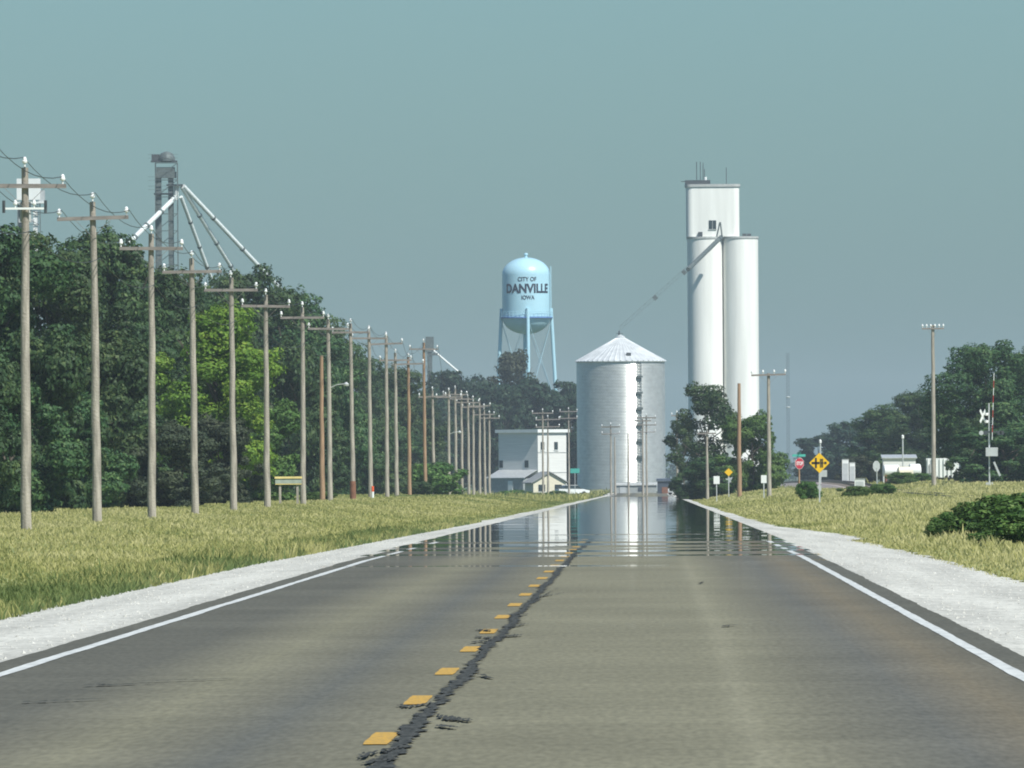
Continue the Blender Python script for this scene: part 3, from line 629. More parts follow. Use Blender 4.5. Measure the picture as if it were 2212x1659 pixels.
for i, (px, tp, bs) in enumerate(left_row):
    q = at(px, tp, 1000.0); d = 1000.0 * XP / q.x
    top = at(px, tp, d); zb = float(ground_z(XP, d)); h = top.z - zb
    lbl = 'weathered grey utility pole with a second white crossarm and a transformer' if i == 0 else special.get(i, f'grey utility pole in the hedge row, {ordn[i - 1]} past the double armed pole')
    po = utility_pole((XP, d, zb), h, lbl, GP, seed=i, lean=(R(random.Random(i).uniform(-.6, .35)), R(random.Random(i + 50).uniform(-.5, .5))), mat=polemat.get(i, 'pole'))
    tops.append((XP, d, zb + h))
    if i == 0:
        MB().box((0, -0.2, h - 1.22), (1.15, 0.07, 0.06)).build('lower_crossarm', M['white'], po)
        for s in (-1, 1): MB().tube([(s * 0.62, -0.2, h - 1.35), (s * 0.62, -0.2, h - 0.98)], 0.045, 8).build('fuse_cutout', M['dark_metal'], po)
        for s in (-0.28, 0.28): insulator(po, s, -0.2, h - 1.2, 0.8)
        MB().lathe([(0.02, -1.55), (0.17, -1.5), (0.17, -0.9 - 0.05), (0.14, -0.9), (0.02, -0.86)], 14, (0.0, 0.30, h - 0.1)).build('transformer', M['grey_band'], po, smooth=True)
    if i in (7, 15):
        MB().tube([(0, 0, h - 4.0), (0.45, -0.1, h - 3.8), (0.9, -0.15, h - 3.75)], 0.03, 6).build('lamp_arm', M['alu'], po)
        MB().lathe([(0.05, 0.12), (0.18, 0.0), (0.15, -0.10), (0.02, -0.12)], 10, (1.0, -0.15, h - 3.77)).build('lamp_head', M['alu'], po, smooth=True)
    if i == 8:
        MB().tube([(0.0, 0.0, -0.1), (0, 0, 1.2)], [0.20, 0.185], 12).build('foot_wrap', M['rust'], po, smooth=True)
# conductors
def wire_between(pts, rad, sag):
    mb = MB(); out = []
    for a, b in zip(pts[:-1], pts[1:]):
        a, b = Vector(a), Vector(b); n = 8
        for k in range(n):
            t = k / n; p = a.lerp(b, t); p.z -= sag * 4 * t * (1 - t); out.append(p)
    out.append(Vector(pts[-1])); mb.tube(out, rad, 4); return mb
back = [(XP, 300.0, tops[0][2] + 0.3), (XP, 352.0, tops[0][2] + 0.2)] + tops
for dx, dz, lb in ((0.0, 0.30, 'topmost power wire strung over the pole tops of the hedge row'), (-1.13, -0.28, 'power wire on the hedge side ends of the crossarms'), (1.13, -0.28, 'power wire on the road side ends of the crossarms'), (0.15, -1.9, 'low neutral wire strapped to the shafts of the hedge row')):
    wire_between([(p[0] + dx, p[1], p[2] + dz) for p in back[1:]], 0.013, 0.45).build('power_wire', M['wire'], None).update_tag()
    o = [q for q in bpy.data.objects if q.name.startswith('power_wire')][-1]
    o = max((q for q in bpy.data.objects if q.name.startswith('power_wire')), key=lambda q: q.name)
    tag(o, lb, 'power wire', 'wires of the hedge row poles')
# armless brown pole, other poles
def pole_at(px, tp, d, label, **k):
    p = at(px, tp, d); zb = float(ground_z(p.x, d)); return utility_pole((p.x, d, zb), p.z - zb, label, **k)
pole_at(694, 768, 790, 'reddish brown wooden pole without crossarm among the grey row', mat='pole_brown', arms=0, top_pin=False, seed=41)
pole_at(1596, 828, 1057, 'reddish brown wooden pole without crossarm beside the bushy tree', mat='pole_brown', arms=0, top_pin=False, seed=42, r0=0.19)
pole_at(1660, 806, 930, 'grey pole with one slanting dark crossarm near the stop sign', seed=43, arm=2.45, arm_z=0.12, top_pin=False, nins=4)
pole_at(2015, 702, 1040, 'tall bare grey pole with short crossarm by the railway', seed=44, arm=1.7, arm_z=0.28, top_pin=False, nins=6, r0=0.19)
GQ = 'poles standing in front of the grain bin and town building'
for j, (px, tp, d, arms, lb, am) in enumerate([(1172, 888, 1620, 1, 'pole with pale wide crossarm in front of the white building', 2.6), (1183, 902, 1660, 2, 'pole with two stacked crossarms before the white building', 3.0), (1228, 885, 1800, 2, 'pole with two thin crossarms between white building and bin', 2.4),
        (1319, 918, 1750, 2, 'double armed pole in front of the shaded bin wall', 2.4), (1328, 944, 1760, 0, 'short bare post in front of the shaded bin wall', 1), (1357, 936, 1780, 0, 'bare post in front of the bright bin stripe', 1), (1388, 905, 1700, 1, 'slim pole of the pair before the bin ladder', 2.2), (1396, 898, 1690, 3, 'pole with three stacked crossarms before the bin ladder', 2.4),
        (1462, 893, 1500, 1, 'slim pole at the edge of the airy tree', 1.2), (1527, 930, 1150, 1, 'grey pole with short crossarm in front of the airy tree', 1.6)]):
    pole_at(px, tp, d, lb, group=GQ, seed=60 + j, arms=arms, arm=am, top_pin=(arms > 0), r0=0.15, arm_z=0.25 if arms else 0.5)

# ------------------------------------------------------------------ water tower
d = 2500.0; s = S(d)
pb = at(1137, 685, d); zg = -2.2
wt = empty('water_tower', (pb.x, d, zg), 'pale blue four legged water tower lettered with the town name', 'water tower')
r_t = 52.0 / s; zc = pb.z - zg; zt = at(1137, 594, d).z - zg; ztop = at(1137, 556, d).z - zg; zbot = at(1137, 722, d).z - zg
prof = [(0.01, zbot)] + [(r_t * math.sin(a), zc - (zc - zbot) * math.cos(a)) for a in np.linspace(0.12, math.pi / 2, 12)] + [(r_t, zc + 0.02), (r_t, zt)] + [(r_t * math.cos(a), zt + (ztop - zt) * math.sin(a)) for a in np.linspace(0.08, math.pi / 2 - 0.03, 14)]
tank = MB().lathe(prof, 72).build('tank', M['pale_blue'], wt, smooth=True)
MB().lathe([(0.28, ztop - 0.1), (0.28, ztop + 0.45), (0.42, ztop + 0.5), (0.35, ztop + 0.75), (0.05, ztop + 0.85)], 14).build('finial', M['pale_blue'], tank, smooth=True)
MB().lathe([(r_t - 0.05, zc - 0.22), (r_t + 0.42, zc - 0.22), (r_t + 0.42, zc - 0.02), (r_t - 0.05, zc - 0.02)], 72, close=False).build('balcony', M['tank_blue'], wt)
rl = MB()
for k in range(36):
    a = k / 36 * 6.283; x, y = (r_t + 0.36) * math.sin(a), (r_t + 0.36) * math.cos(a); rl.bar((x, y, zc), (x, y, zc + 1.0), 0.05)
for hh in (0.5, 1.0):
    rl.tube([((r_t + 0.36) * math.sin(a), (r_t + 0.36) * math.cos(a), zc + hh) for a in np.linspace(0, 6.283, 49)], 0.03, 4)
rl.build('railing', M['pale_blue'], wt)
for k in range(4):
    a = R(4 + 90 * k); dx, dy = math.sin(a), -math.cos(a)
    sp = 1.25
    MB().tube([(dx * (r_t - 0.1) * sp ** 1.0 + dx * 0.9, dy * (r_t - 0.1) * sp + dy * 0.9, -0.3), (dx * (r_t + 0.12), dy * (r_t + 0.12), zc + 1.6)], 0.34, 14).build('leg', M['pale_blue'], wt, smooth=True)
MB().tube([(0, 0, -0.3), (0, 0, zbot + 0.3)], 0.55, 16).build('riser_pipe', M['pale_blue'], wt, smooth=True)
br = MB()
for k in range(4):
    for z0_, z1_ in ((2, zc * 0.5), (zc * 0.5, zc - 0.5)):
        for aa, bb in ((k, k + 1), (k + 1, k)):
            def lp(q, z):
                a = R(4 + 90 * q); f_ = z / (zc + 1.6); rr = (r_t * 1.25 + 0.8) * (1 - f_) + (r_t + 0.12) * f_
                return (math.sin(a) * rr, -math.cos(a) * rr, z)
            br.tube([lp(aa, z0_), lp(bb, z1_)], 0.035, 4)
br.build('brace_rods', M['pale_blue'], wt)
ld = MB()
a = R(75)
for ww in (-0.25, 0.25):
    bx_, by_ = math.sin(a) * (r_t + 0.3) + math.cos(a) * ww, -math.cos(a) * (r_t + 0.3) + math.sin(a) * ww
    ld.bar((bx_, by_, zc), (bx_, by_, zt + 1.6), 0.07)
for k in range(24):
    z = zc + 0.4 * k; ld.bar((math.sin(a) * (r_t + 0.3) - math.cos(a) * .25, -math.cos(a) * (r_t + 0.3) - math.sin(a) * .25, z), (math.sin(a) * (r_t + 0.3) + math.cos(a) * .25, -math.cos(a) * (r_t + 0.3) + math.sin(a) * .25, z), 0.04)
ld.build('ladder', M['pale_blue'], wt)
def text_mesh(txt, height, width=None, bold=0.0, ext=0.02):
    cu = bpy.data.curves.new('lettering', 'FONT'); cu.body = txt; cu.align_x = 'CENTER'; cu.align_y = 'CENTER'; cu.size = 1.0; cu.offset = bold; cu.extrude = ext
    o = bpy.data.objects.new('lettering', cu); col.objects.link(o); bpy.context.view_layer.update()
    dg = bpy.context.evaluated_depsgraph_get(); me = bpy.data.meshes.new_from_object(o.evaluated_get(dg)); bpy.data.objects.remove(o)
    v = np.empty(len(me.vertices) * 3, np.float32); me.vertices.foreach_get('co', v); v = v.reshape(-1, 3)
    lo, hi = v.min(0), v.max(0)
    ky = height / (hi[1] - lo[1]); kx = width / (hi[0] - lo[0]) if width else ky
    v[:, 0] = (v[:, 0] - (lo[0] + hi[0]) / 2) * kx; v[:, 1] = (v[:, 1] - (lo[1] + hi[1]) / 2) * ky
    return me, v
def wrap_text(txt, height, width, ang, z, bold):
    me, v = text_mesh(txt, height, width, bold)
    import bmesh
    a = R(ang) + v[:, 0] / r_t; rr = r_t + 0.05 + v[:, 2] * 0.5
    co = np.stack([np.sin(a) * rr, -np.cos(a) * rr, z + v[:, 1]], 1).astype(np.float32)
    me.vertices.foreach_set('co', co.ravel()); me.update(); me.materials.clear(); me.materials.append(M['letter'])
    o = bpy.data.objects.new('lettering', me); col.objects.link(o); o.parent = tank; return o
zz = lambda py: at(1137, py, d).z - zg
wrap_text('CITY OF', 0.80, 3.5, 3, zz(603.5), 0.015)
wrap_text('DANVILLE', 1.75, 9.0, 5, zz(623.5), 0.035)
wrap_text('IOWA', 0.78, 2.4, 5, zz(643), 0.015)

# ------------------------------------------------------------------ grain bin
d = 2200.0; s = S(d); p = at(1340.5, 780, d); zg = -2.0
gb_ = empty('grain_bin', (p.x, d, zg), 'big galvanised corrugated grain bin with conical ribbed roof', 'grain bin')
rb = 95.5 / s; he = p.z - zg; lam, amp = 0.24, 0.026
zs = np.arange(-0.3, he, lam / 6)
seg = 96; an = np.linspace(0, 2 * np.pi, seg, endpoint=False)
rr = rb + amp * np.sin(zs * 2 * np.pi / lam)
v = np.stack([rr[:, None] * np.sin(an), -rr[:, None] * np.cos(an), np.repeat(zs[:, None], seg, 1)], -1).reshape(-1, 3)
k_ = np.arange(seg); i_ = np.arange(len(zs) - 1)[:, None] * seg
f = np.stack([i_ + k_, i_ + (k_ + 1) % seg, i_ + seg + (k_ + 1) % seg, i_ + seg + k_], -1).reshape(-1, 4)
mesh_np('wall', v, f, M['galv'], gb_, smooth=True)
hr = at(1337, 727, d).z - p.z
nr = 48; rv = []
for k in range(nr * 4):
    a = 2 * math.pi * k / (nr * 4); up = 0.10 if k % 4 in (0,) else 0.0
    rv.append((math.sin(a) * (rb + 0.25), -math.cos(a) * (rb + 0.25), he - 0.05 + up)); rv.append((math.sin(a) * 0.7, -math.cos(a) * 0.7, he + hr * 0.95 + up * 0.3))
n4 = nr * 4
roof = MB().add(rv, [(2 * k, 2 * ((k + 1) % n4), 2 * ((k + 1) % n4) + 1, 2 * k + 1) for k in range(n4)]).build('roof', M['galv_roof'], gb_)
MB().lathe([(0.75, he + hr * 0.93), (0.75, he + hr), (0.1, he + hr + 0.3)], 16).build('roof_cap', M['galv_roof'], roof)
MB().tube([(-0.2, 0, he + hr), (-0.2, 0, he + hr + 0.9)], 0.12, 8).bar((-0.7, 0, he + hr + 0.5), (0.4, 0, he + hr + 0.5), 0.08).build('peak_fitting', M['dark_metal'], roof)
MB().box((1.35, -rb * 0.78, he + hr * 0.24), (0.75, 0.5, 0.7)).build('roof_hatch', M['dark_metal'], roof)
MB().lathe([(rb + 0.02, he - 0.12), (rb + 0.28, he - 0.12), (rb + 0.28, he - 0.04), (rb + 0.02, he - 0.04)], 80, close=False).build('eave', M['steel_pale'], gb_)
ldm = MB(); a = R(24.5)
ex, ey = math.sin(a), -math.cos(a)
for ww in (-0.3, 0.3): ldm.bar((ex * (rb + 0.25) + math.cos(a) * ww, ey * (rb + 0.25) + math.sin(a) * ww, 1.5), (ex * (rb + 0.25) + math.cos(a) * ww, ey * (rb + 0.25) + math.sin(a) * ww, he), 0.09)
for k in range(42):
    z = 1.6 + k * (he - 1.6) / 42; ldm.bar((ex * (rb + .25) - math.cos(a) * .3, ey * (rb + .25) - math.sin(a) * .3, z), (ex * (rb + .25) + math.cos(a) * .3, ey * (rb + .25) + math.sin(a) * .3, z), 0.06)
for k in range(6):
    z = he * (0.28 + 0.12 * k); ldm.box((ex * (rb + 0.3), ey * (rb + 0.3), z), (1.0, 0.5, 0.35))
ldm.build('ladder', M['steel_grey'], gb_)

# ------------------------------------------------------------------ concrete elevator
d = 2290.0; s = S(d); zg = -2.0; pe = at(1560, 512, d)
ev = empty('grain_elevator', (pe.x, d, zg), 'white concrete grain elevator with two silos and a head house', 'grain elevator')
hs_ = pe.z - zg; rs = 38.5 / s
xl_ = at(1523, 512, d).x - pe.x; xr_ = at(1599, 512, d).x - pe.x
for x, y in ((xl_, 0), (xr_, 0), (xl_, 2 * rs), (xr_, 2 * rs)):
    MB().lathe([(rs, -0.3), (rs, hs_ - 0.3)], 48, (x, y, 0)).build('silo', M['concrete_white'], ev, smooth=True)
    MB().lathe([(rs + 0.12, hs_ - 0.3), (rs + 0.12, hs_ + 0.05)], 48, (x, y, 0)).build('silo_rim', M['grey_band'], ev, smooth=True)
hx0 = at(1482, 460, d).x - pe.x; hx1 = at(1597, 460, d).x - pe.x; zh = at(1540, 404, d).z - zg
def rounded(x0, x1, y0, y1, r):
    out = []
    for cx_, cy_, a0 in ((x1 - r, y0 + r, -90), (x1 - r, y1 - r, 0), (x0 + r, y1 - r, 90), (x0 + r, y0 + r, 180)):
        out += [(cx_ + r * math.cos(R(a0 + q)), cy_ + r * math.sin(R(a0 + q))) for q in range(0, 91, 15)]
    return out
def slab(outline, z0, z1):
    n = len(outline); return MB().add([(x, y, z0) for x, y in outline] + [(x, y, z1) for x, y in outline], [tuple(range(n))[::-1], tuple(range(n, 2 * n))] + [(i, (i + 1) % n, (i + 1) % n + n, i + n) for i in range(n)])
hy0 = -rs * 0.72
hh = slab(rounded(hx0, hx1, hy0, hy0 + rs * 3.0, 1.1), hs_ + 0.05, zh).build('head_house', M['concrete_white'], ev, smooth=True)
slab(rounded(hx0 - 0.18, hx1 + 0.18, hy0 - 0.18, hy0 + rs * 3.0 + 0.18, 1.2), zh, zh + 0.45).build('parapet', M['grey_band'], hh, smooth=True)
wx = at(1539, 486, d).x - pe.x; wz = at(1539, 486, d).z - zg
MB().box((wx, hy0 - 0.02, wz), (1.25, 0.10, 1.5)).build('window', M['glass'], hh)
MB().box((wx, hy0 - 0.05, wz - 0.8), (1.4, 0.2, 0.1)).box((wx, hy0 - 0.05, wz), (0.08, 0.12, 1.5)).build('window_frame', M['grey_band'], hh)
MB().box((at(1513, 508, d).x - pe.x, hy0 - 0.2, hs_ + 0.45), (0.7, 0.5, 0.8)).build('vent_box', M['dark_metal'], ev)
for q in (1608, 1618): MB().box((at(q, 508, d).x - pe.x, 0, hs_ + 0.3), (0.7, 0.6, 0.5)).build('vent_box', M['dark_metal'], ev)
MB().box((at(1507, 398, d).x - pe.x, hy0 + 1.2, zh + 0.8), (4.3, 1.5, 0.7)).box((at(1480, 399, d).x - pe.x, hy0 + 1.2, zh + 0.95), (1.4, 0.3, 0.12)).build('machinery_rack', M['dark_metal'], hh)
for q, t_ in ((1505, 350), (1513, 350), (1522, 365), (1519, 352), (1569, 362)):
    x = at(q, 400, d).x - pe.x; zt_ = at(q, t_, d).z - zg; MB().tube([(x, hy0 + 1.5, zh + 0.4), (x, hy0 + 1.5, zt_)], 0.07, 6).build('antenna', M['dark_metal'], hh)
MB().tube([(at(1524, 396, d).x - pe.x, hy0 + 0.8, zh + 1.0), (at(1524, 396, d).x - pe.x, hy0 + 0.8, zh + 1.7)], 0.22, 8).build('lamp', M['white'], hh)
# spout and catwalk from the elevator to the bin
a0 = at(1558, 512, 2283); a1 = at(1486, 582, 2262); a2 = at(1337, 722, 2200)
cv = empty('grain_conveyor', (a2.x, a2.y, a2.z), 'thin sloping conveyor truss from elevator head to bin roof', 'conveyor')
L0 = lambda v_: Vector(v_) - a2
MB().tube([L0(a0), L0(a1)], 0.38, 8).build('spout', M['steel_grey'], cv, smooth=True)
cvm = MB(); q0, q1 = L0(a1), L0(a2) + Vector((0, 0, 0.5))
for oz, oy in ((0, 0), (0.7, 0)): cvm.tube([q0 + Vector((0, oy, oz)), q1 + Vector((0, oy, oz))], 0.028, 4)
for k in range(24):
    t0_, t1_ = k / 24, (k + 1) / 24; cvm.tube([q0.lerp(q1, t0_) + Vector((0, 0, 0.7 * (k % 2))), q0.lerp(q1, t1_) + Vector((0, 0, 0.7 * ((k + 1) % 2)))], 0.018, 4)
cvm.build('truss', M['steel_grey'], cv)
for px, py in ((1478, 588), (1415, 643)):
    q = L0(at(px, py, 2250)); MB().box(q, (0.8, 0.5, 0.7), Matrix.Rotation(0.8, 3, 'Y')).build('joint_box', M['steel_grey'], cv)
MB().tube([L0(at(1556, 480, 2281)), L0(at(1560, 512, 2281))], 0.14, 6).tube([L0(at(1555, 480, 2281)), L0(at(1548, 512, 2281))], 0.14, 6).build('hanger', M['steel_grey'], cv)

# ------------------------------------------------------------------ grain leg towers behind the trees
d = 1900.0; s = S(d); zg = -1.9; p0 = at(350, 700, d)
gt = empty('grain_lift_tower', (p0.x, d, zg), 'dark steel grain leg tower with pale spouts fanning out', 'grain leg')
def Q(px, py, dy=0.0):
    q = at(px, py, d); return Vector((q.x - p0.x, dy, q.z - zg))
ztp = Q(350, 350).z
for px in (343, 369):
    MB().box((Q(px, 400).x, 0, Q(px, 372).z / 2), (0.75, 0.6, Q(px, 372).z)).build('elevator_leg', M['steel_grey'], gt)
MB().box((Q(358, 385).x, 0, Q(358, 378).z), (3.0, 1.4, 0.9)).box((Q(358, 385).x, 0, Q(358, 372).z), (2.6, 1.2, 1.4)).build('boot', M['steel_grey'], gt)
MB().lathe([(1.2, 0), (1.2, 0.5), (0.8, 1.1), (0.2, 1.35)], 12, (Q(360, 345).x, 0, Q(360, 348).z)).build('head_cover', M['steel_grey'], gt, smooth=True)
MB().box((Q(336, 345).x, 0, Q(336, 341).z), (1.1, 0.9, 1.0)).build('motor', M['dark_metal'], gt)
for px0, px1, py in ((326, 383, 349), (333, 374, 419), (360, 395, 400)):
    MB().box(((Q(px0, py).x + Q(px1, py).x) / 2, 0, Q(px0, py).z), (Q(px1, py).x - Q(px0, py).x, 1.6, 0.22)).build('platform', M['dark_metal'], gt)
tr_ = MB()
zs_ = np.linspace(2, Q(350, 352).z, 20)
for sx in (-1.55, 1.55):
    for sy in (-1.0, 1.0): tr_.bar((Q(357, 0).x + sx, sy, 0), (Q(357, 0).x + sx, sy, zs_[-1]), 0.10)
for a_, b_2 in zip(zs_[:-1], zs_[1:]):
    for sy in (-1.0, 1.0):
        tr_.bar((Q(357, 0).x - 1.55, sy, a_), (Q(357, 0).x + 1.55, sy, b_2), 0.05); tr_.bar((Q(357, 0).x - 1.55, sy, b_2), (Q(357, 0).x + 1.55, sy, b_2), 0.06)
for z in (Q(0, 352).z, Q(0, 400).z, Q(0, 420).z):
    for k in (0.5, 1.0): tr_.bar((Q(318, 0).x, -1.2, z + k), (Q(383, 0).x, -1.2, z + k), 0.04)
tr_.build('lattice', M['steel_grey'], gt)
MB().tube([Q(382, 402), Q(380, 432)], [0.42, 0.30], 10).build('distributor', M['steel_pale'], gt, smooth=True)
for i, (a_, b_, rr_) in enumerate([((379, 426), (282, 528), 0.36), ((391, 425), (452, 600), 0.27), ((393, 404), (510, 600), 0.30), ((396, 402), (600, 622), 0.32)]):
    A, B = Q(*a_), Q(*b_, dy=(-8 if i == 0 else 6 + 3 * i))
    MB().tube([A, A.lerp(B, 0.5), B], rr_, 10).build('spout', M['steel_pale'], gt, smooth=True)
    for k in (0.3, 0.6, 0.85): q = A.lerp(B, k); MB().tube([q, q + (B - A).normalized() * 0.3], rr_ * 1.25, 10).build('spout_joint', M['steel_grey'], gt, smooth=True)
p0 = at(65, 700, d)
gw = empty('grain_lift_tower', (p0.x, d, zg), 'white headed grain leg rising behind the double armed pole', 'grain leg')
MB().box((Q(62, 409).x, 0, Q(62, 409).z), (3.3, 2.2, 3.0)).build('head_box', M['white'], gw)
MB().box((Q(90, 415).x, -0.2, Q(90, 424).z), (0.9, 1.6, 1.6)).build('drive_box', M['alu'], gw)
MB().box((Q(66, 438).x, 0, Q(66, 438).z), (4.0, 2.6, 0.22)).build('platform', M['white'], gw)
MB().box((Q(77.5, 438).x, -0.3, Q(77, 445).z / 2), (0.72, 0.6, Q(77, 445).z)).build('elevator_leg', M['white'], gw)
MB().box((Q(44, 438).x, 0.2, Q(44, 443).z / 2), (0.72, 0.6, Q(44, 443).z)).build('elevator_leg', M['steel_grey'], gw)
lt = MB()
for k in range(16):
    z = Q(0, 443).z - 1.4 * k
    lt.bar((Q(40, 0).x - 0.05 * k, -0.8, z), (Q(82, 0).x, -0.8, z), 0.08); lt.bar((Q(40, 0).x, -0.8, z), (Q(82, 0).x, -0.8, z - 1.4), 0.06)
for q in (36, 84): lt.bar((Q(q, 0).x, -0.9, 0), (Q(q, 0).x, -0.9, Q(0, 440).z), 0.14)
lt.build('lattice', M['steel_grey'], gw)
MB().box((Q(58, 510).x, -0.6, Q(58, 477).z), (2.2, 0.4, 0.5)).build('walkway', M['alu'], gw)
d = 2800.0; s = S(d); p0 = at(923, 900, d)
gf = empty('grain_lift_tower', (p0.x, d, zg), 'far hazy grain leg with one thin spout behind the pole row', 'grain leg')
MB().box((Q(923, 0).x, 0, Q(923, 745).z / 2), (1.0, 1.2, Q(923, 745).z)).build('elevator_leg', M['steel_grey'], gf)
MB().box((Q(923, 0).x, 0, Q(923, 744).z), (1.7, 1.5, 3.2)).build('head_box', M['steel_grey'], gf)
MB().box((Q(915, 0).x, 0, Q(915, 752).z), (1.8, 1.6, 0.3)).box((Q(932, 0).x, 0, Q(932, 765).z), (1.6, 1.4, 0.5)).build('platform', M['steel_grey'], gf)
MB().tube([Q(936, 757), Q(990, 803)], 0.20, 8).build('spout', M['white'], gf, smooth=True)

# ------------------------------------------------------------------ guyed mast
d = 3500.0; s = S(d); p0 = at(1703, 1000, d)
gm = empty('radio_mast', (p0.x, d, zg), 'thin distant lattice radio mast with two white dishes', 'radio mast')
ms = MB(); zt_ = Q(1703, 762).z
for sx, sy in ((-.35, -.3), (.35, -.3), (0, .4)): ms.bar((sx, sy, -0.5), (sx, sy, zt_), 0.07)
for k in range(int(zt_ / 1.0)): ms.bar((-.35, -.3, k), (.35, -.3, k + 1.0), 0.035)
ms.build('lattice', M['dark_metal'], gm)
for py in (872, 894): MB().lathe([(0.05, 0), (0.5, 0.12), (0.62, 0.35), (0.60, 0.4), (0.05, 0.45)], 16, (0, -0.5, Q(0, py).z)).build('dish', M['white'], gm, smooth=True)

# ------------------------------------------------------------------ town buildings
d = 1880.0; s = S(d); zg = -1.75
pc = at(1162, 1000, d)                       # the corner nearest the road
hs = empty('town_building', (pc.x, d, zg), 'two storey pale building with flat white roof edge behind the poles', 'building', rz=R(46))
zr = at(1162, 934, d).z - zg
Wf, Ls = 5.7, 7.7
MB().box((Wf / 2, Ls / 2, zr / 2), (Wf, Ls, zr)).build('wall', M['house_wall'], hs)
MB().box((Wf / 2, Ls / 2, zr + 0.2), (Wf + 0.7, Ls + 0.7, 0.45)).build('roof', M['white'], hs)
for x in (0.9, 3.6):
    wn = MB().box((x, -0.02, zr - 1.9), (0.7, 0.08, 1.1)).build('window', M['glass'], hs)
    MB().box((x, -0.05, zr - 2.5), (0.9, 0.14, 0.1)).build('sill', M['white'], wn)
for y in (2.2, 7.2):
    wn = MB().box((-0.02, y, zr - 4.4), (0.08, 0.7, 1.0)).build('window', M['glass'], hs)
for z in (zr - 2.8, zr - 5.6): MB().box((Wf / 2, -0.03, z), (Wf, 0.06, 0.07)).build('trim_board', M['grey_band'], hs)
MB().add([(-2.6, 0.2, 2.6), (-2.6, Ls, 2.6), (0, Ls, 3.7), (0, 0.2, 3.7), (-2.6, 0.2, 2.5), (-2.6, Ls, 2.5), (0, Ls, 3.6), (0, 0.2, 3.6)], [(0, 3, 2, 1), (4, 5, 6, 7), (0, 4, 7, 3), (1, 2, 6, 5), (0, 1, 5, 4), (2, 3, 7, 6)]).build('porch_roof', M['alu'], hs)
MB().box((-1.25, Ls / 2 + 0.2, 1.25), (2.4, Ls - 0.6, 2.5)).build('porch_wall', M['grey_paint'], hs)
MB().box((-2.48, 3.0, 1.1), (0.08, 0.9, 2.1)).build('door', M['white'], hs)
d2 = 1845.0; pc2 = at(1187, 1000, d2)
h2 = empty('town_house', (pc2.x, d2, zg), 'small cream gabled house with dark window in front of pale building', 'house', rz=R(14))
w2, l2, e2, g2 = 4.6, 5.0, 2.0, 3.3
MB().prism([(-w2 / 2, 0), (w2 / 2, 0), (w2 / 2, e2), (0, g2), (-w2 / 2, e2)], 0, l2).build('wall', M['house_cream'], h2)
rf = MB()
for sx in (-1, 1):
    rf.add([(0, -0.3, g2 + 0.14), (sx * (w2 / 2 + 0.35), -0.3, e2 - 0.08), (sx * (w2 / 2 + 0.35), l2 + 0.3, e2 - 0.08), (0, l2 + 0.3, g2 + 0.14), (0, -0.3, g2 + 0.02), (sx * (w2 / 2 + 0.35), -0.3, e2 - 0.2), (sx * (w2 / 2 + 0.35), l2 + 0.3, e2 - 0.2), (0, l2 + 0.3, g2 + 0.02)],
           [(0, 1, 2, 3), (4, 7, 6, 5), (0, 4, 5, 1), (1, 5, 6, 2), (2, 6, 7, 3)])
rf.build('roof', M['shingle'], h2)
for x in (-1.1, 1.2):
    wn = MB().box((x, -0.02, 1.15), (0.95, 0.08, 0.95)).build('window', M['glass'], h2); MB().box((x, -0.05, 0.62), (1.1, 0.14, 0.09)).build('sill', M['white'], wn)
def shed(px0, px1, py, d, depth, mat, roofmat, label, cat='shed', name='shed', rz=0.0, door=None, zb=None):
    a, b = at(px0, py, d), at(px1, py, d); zb = float(ground_z((a.x + b.x) / 2, d)) if zb is None else zb
    o = empty(name, ((a.x + b.x) / 2, d, zb), label, cat, rz=rz); W, H = b.x - a.x, a.z - zb
    MB().box((0, depth / 2, H / 2 - 0.1), (W, depth, H + 0.2)).build('wall', mat, o)
    MB().add([(-W / 2 - .15, -.2, H + .02), (W / 2 + .15, -.2, H + .02), (W / 2 + .15, depth + .2, H + .3), (-W / 2 - .15, depth + .2, H + .3), (-W / 2 - .15, -.2, H + .12), (W / 2 + .15, -.2, H + .12), (W / 2 + .15, depth + .2, H + .42), (-W / 2 - .15, depth + .2, H + .42)],
             [(0, 3, 2, 1), (4, 5, 6, 7), (0, 1, 5, 4), (1, 2, 6, 5), (2, 3, 7, 6), (3, 0, 4, 7)]).build('roof', roofmat, o)
    if door:
        for x0, x1, z0, z1, m_ in door: MB().box(((x0 + x1) / 2 * W, -0.03, (z0 + z1) / 2 * H), ((x1 - x0) * W, 0.1, (z1 - z0) * H)).build('door' if z0 == 0 else 'window', M[m_], o)
    return o
shed(1330, 1418, 1049, 1950, 5, M['grey_paint'], M['grey_band'], 'low grey block building at the foot of the grain bin', door=[(-0.4, -0.25, 0, 0.8, 'alu'), (0.05, 0.2, 0.3, 0.75, 'dark_shed')])
shed(1420, 1452, 1040, 1900, 5, M['dark_shed'], M['dark_shed'], 'dark blue shed between grain bin and airy tree', door=[(-0.2, 0.3, 0, 0.55, 'rust')])
shed(1908, 1978, 991, 1350, 6, M['house_wall'], M['alu'], 'low white shed with dark panels for its shaded open front beyond the track', door=[(-0.45, -0.15, 0, 0.75, 'dark_shed'), (0.0, 0.25, 0, 0.7, 'glass')])  # flat dark panels on the wall stand for the shade inside the opening
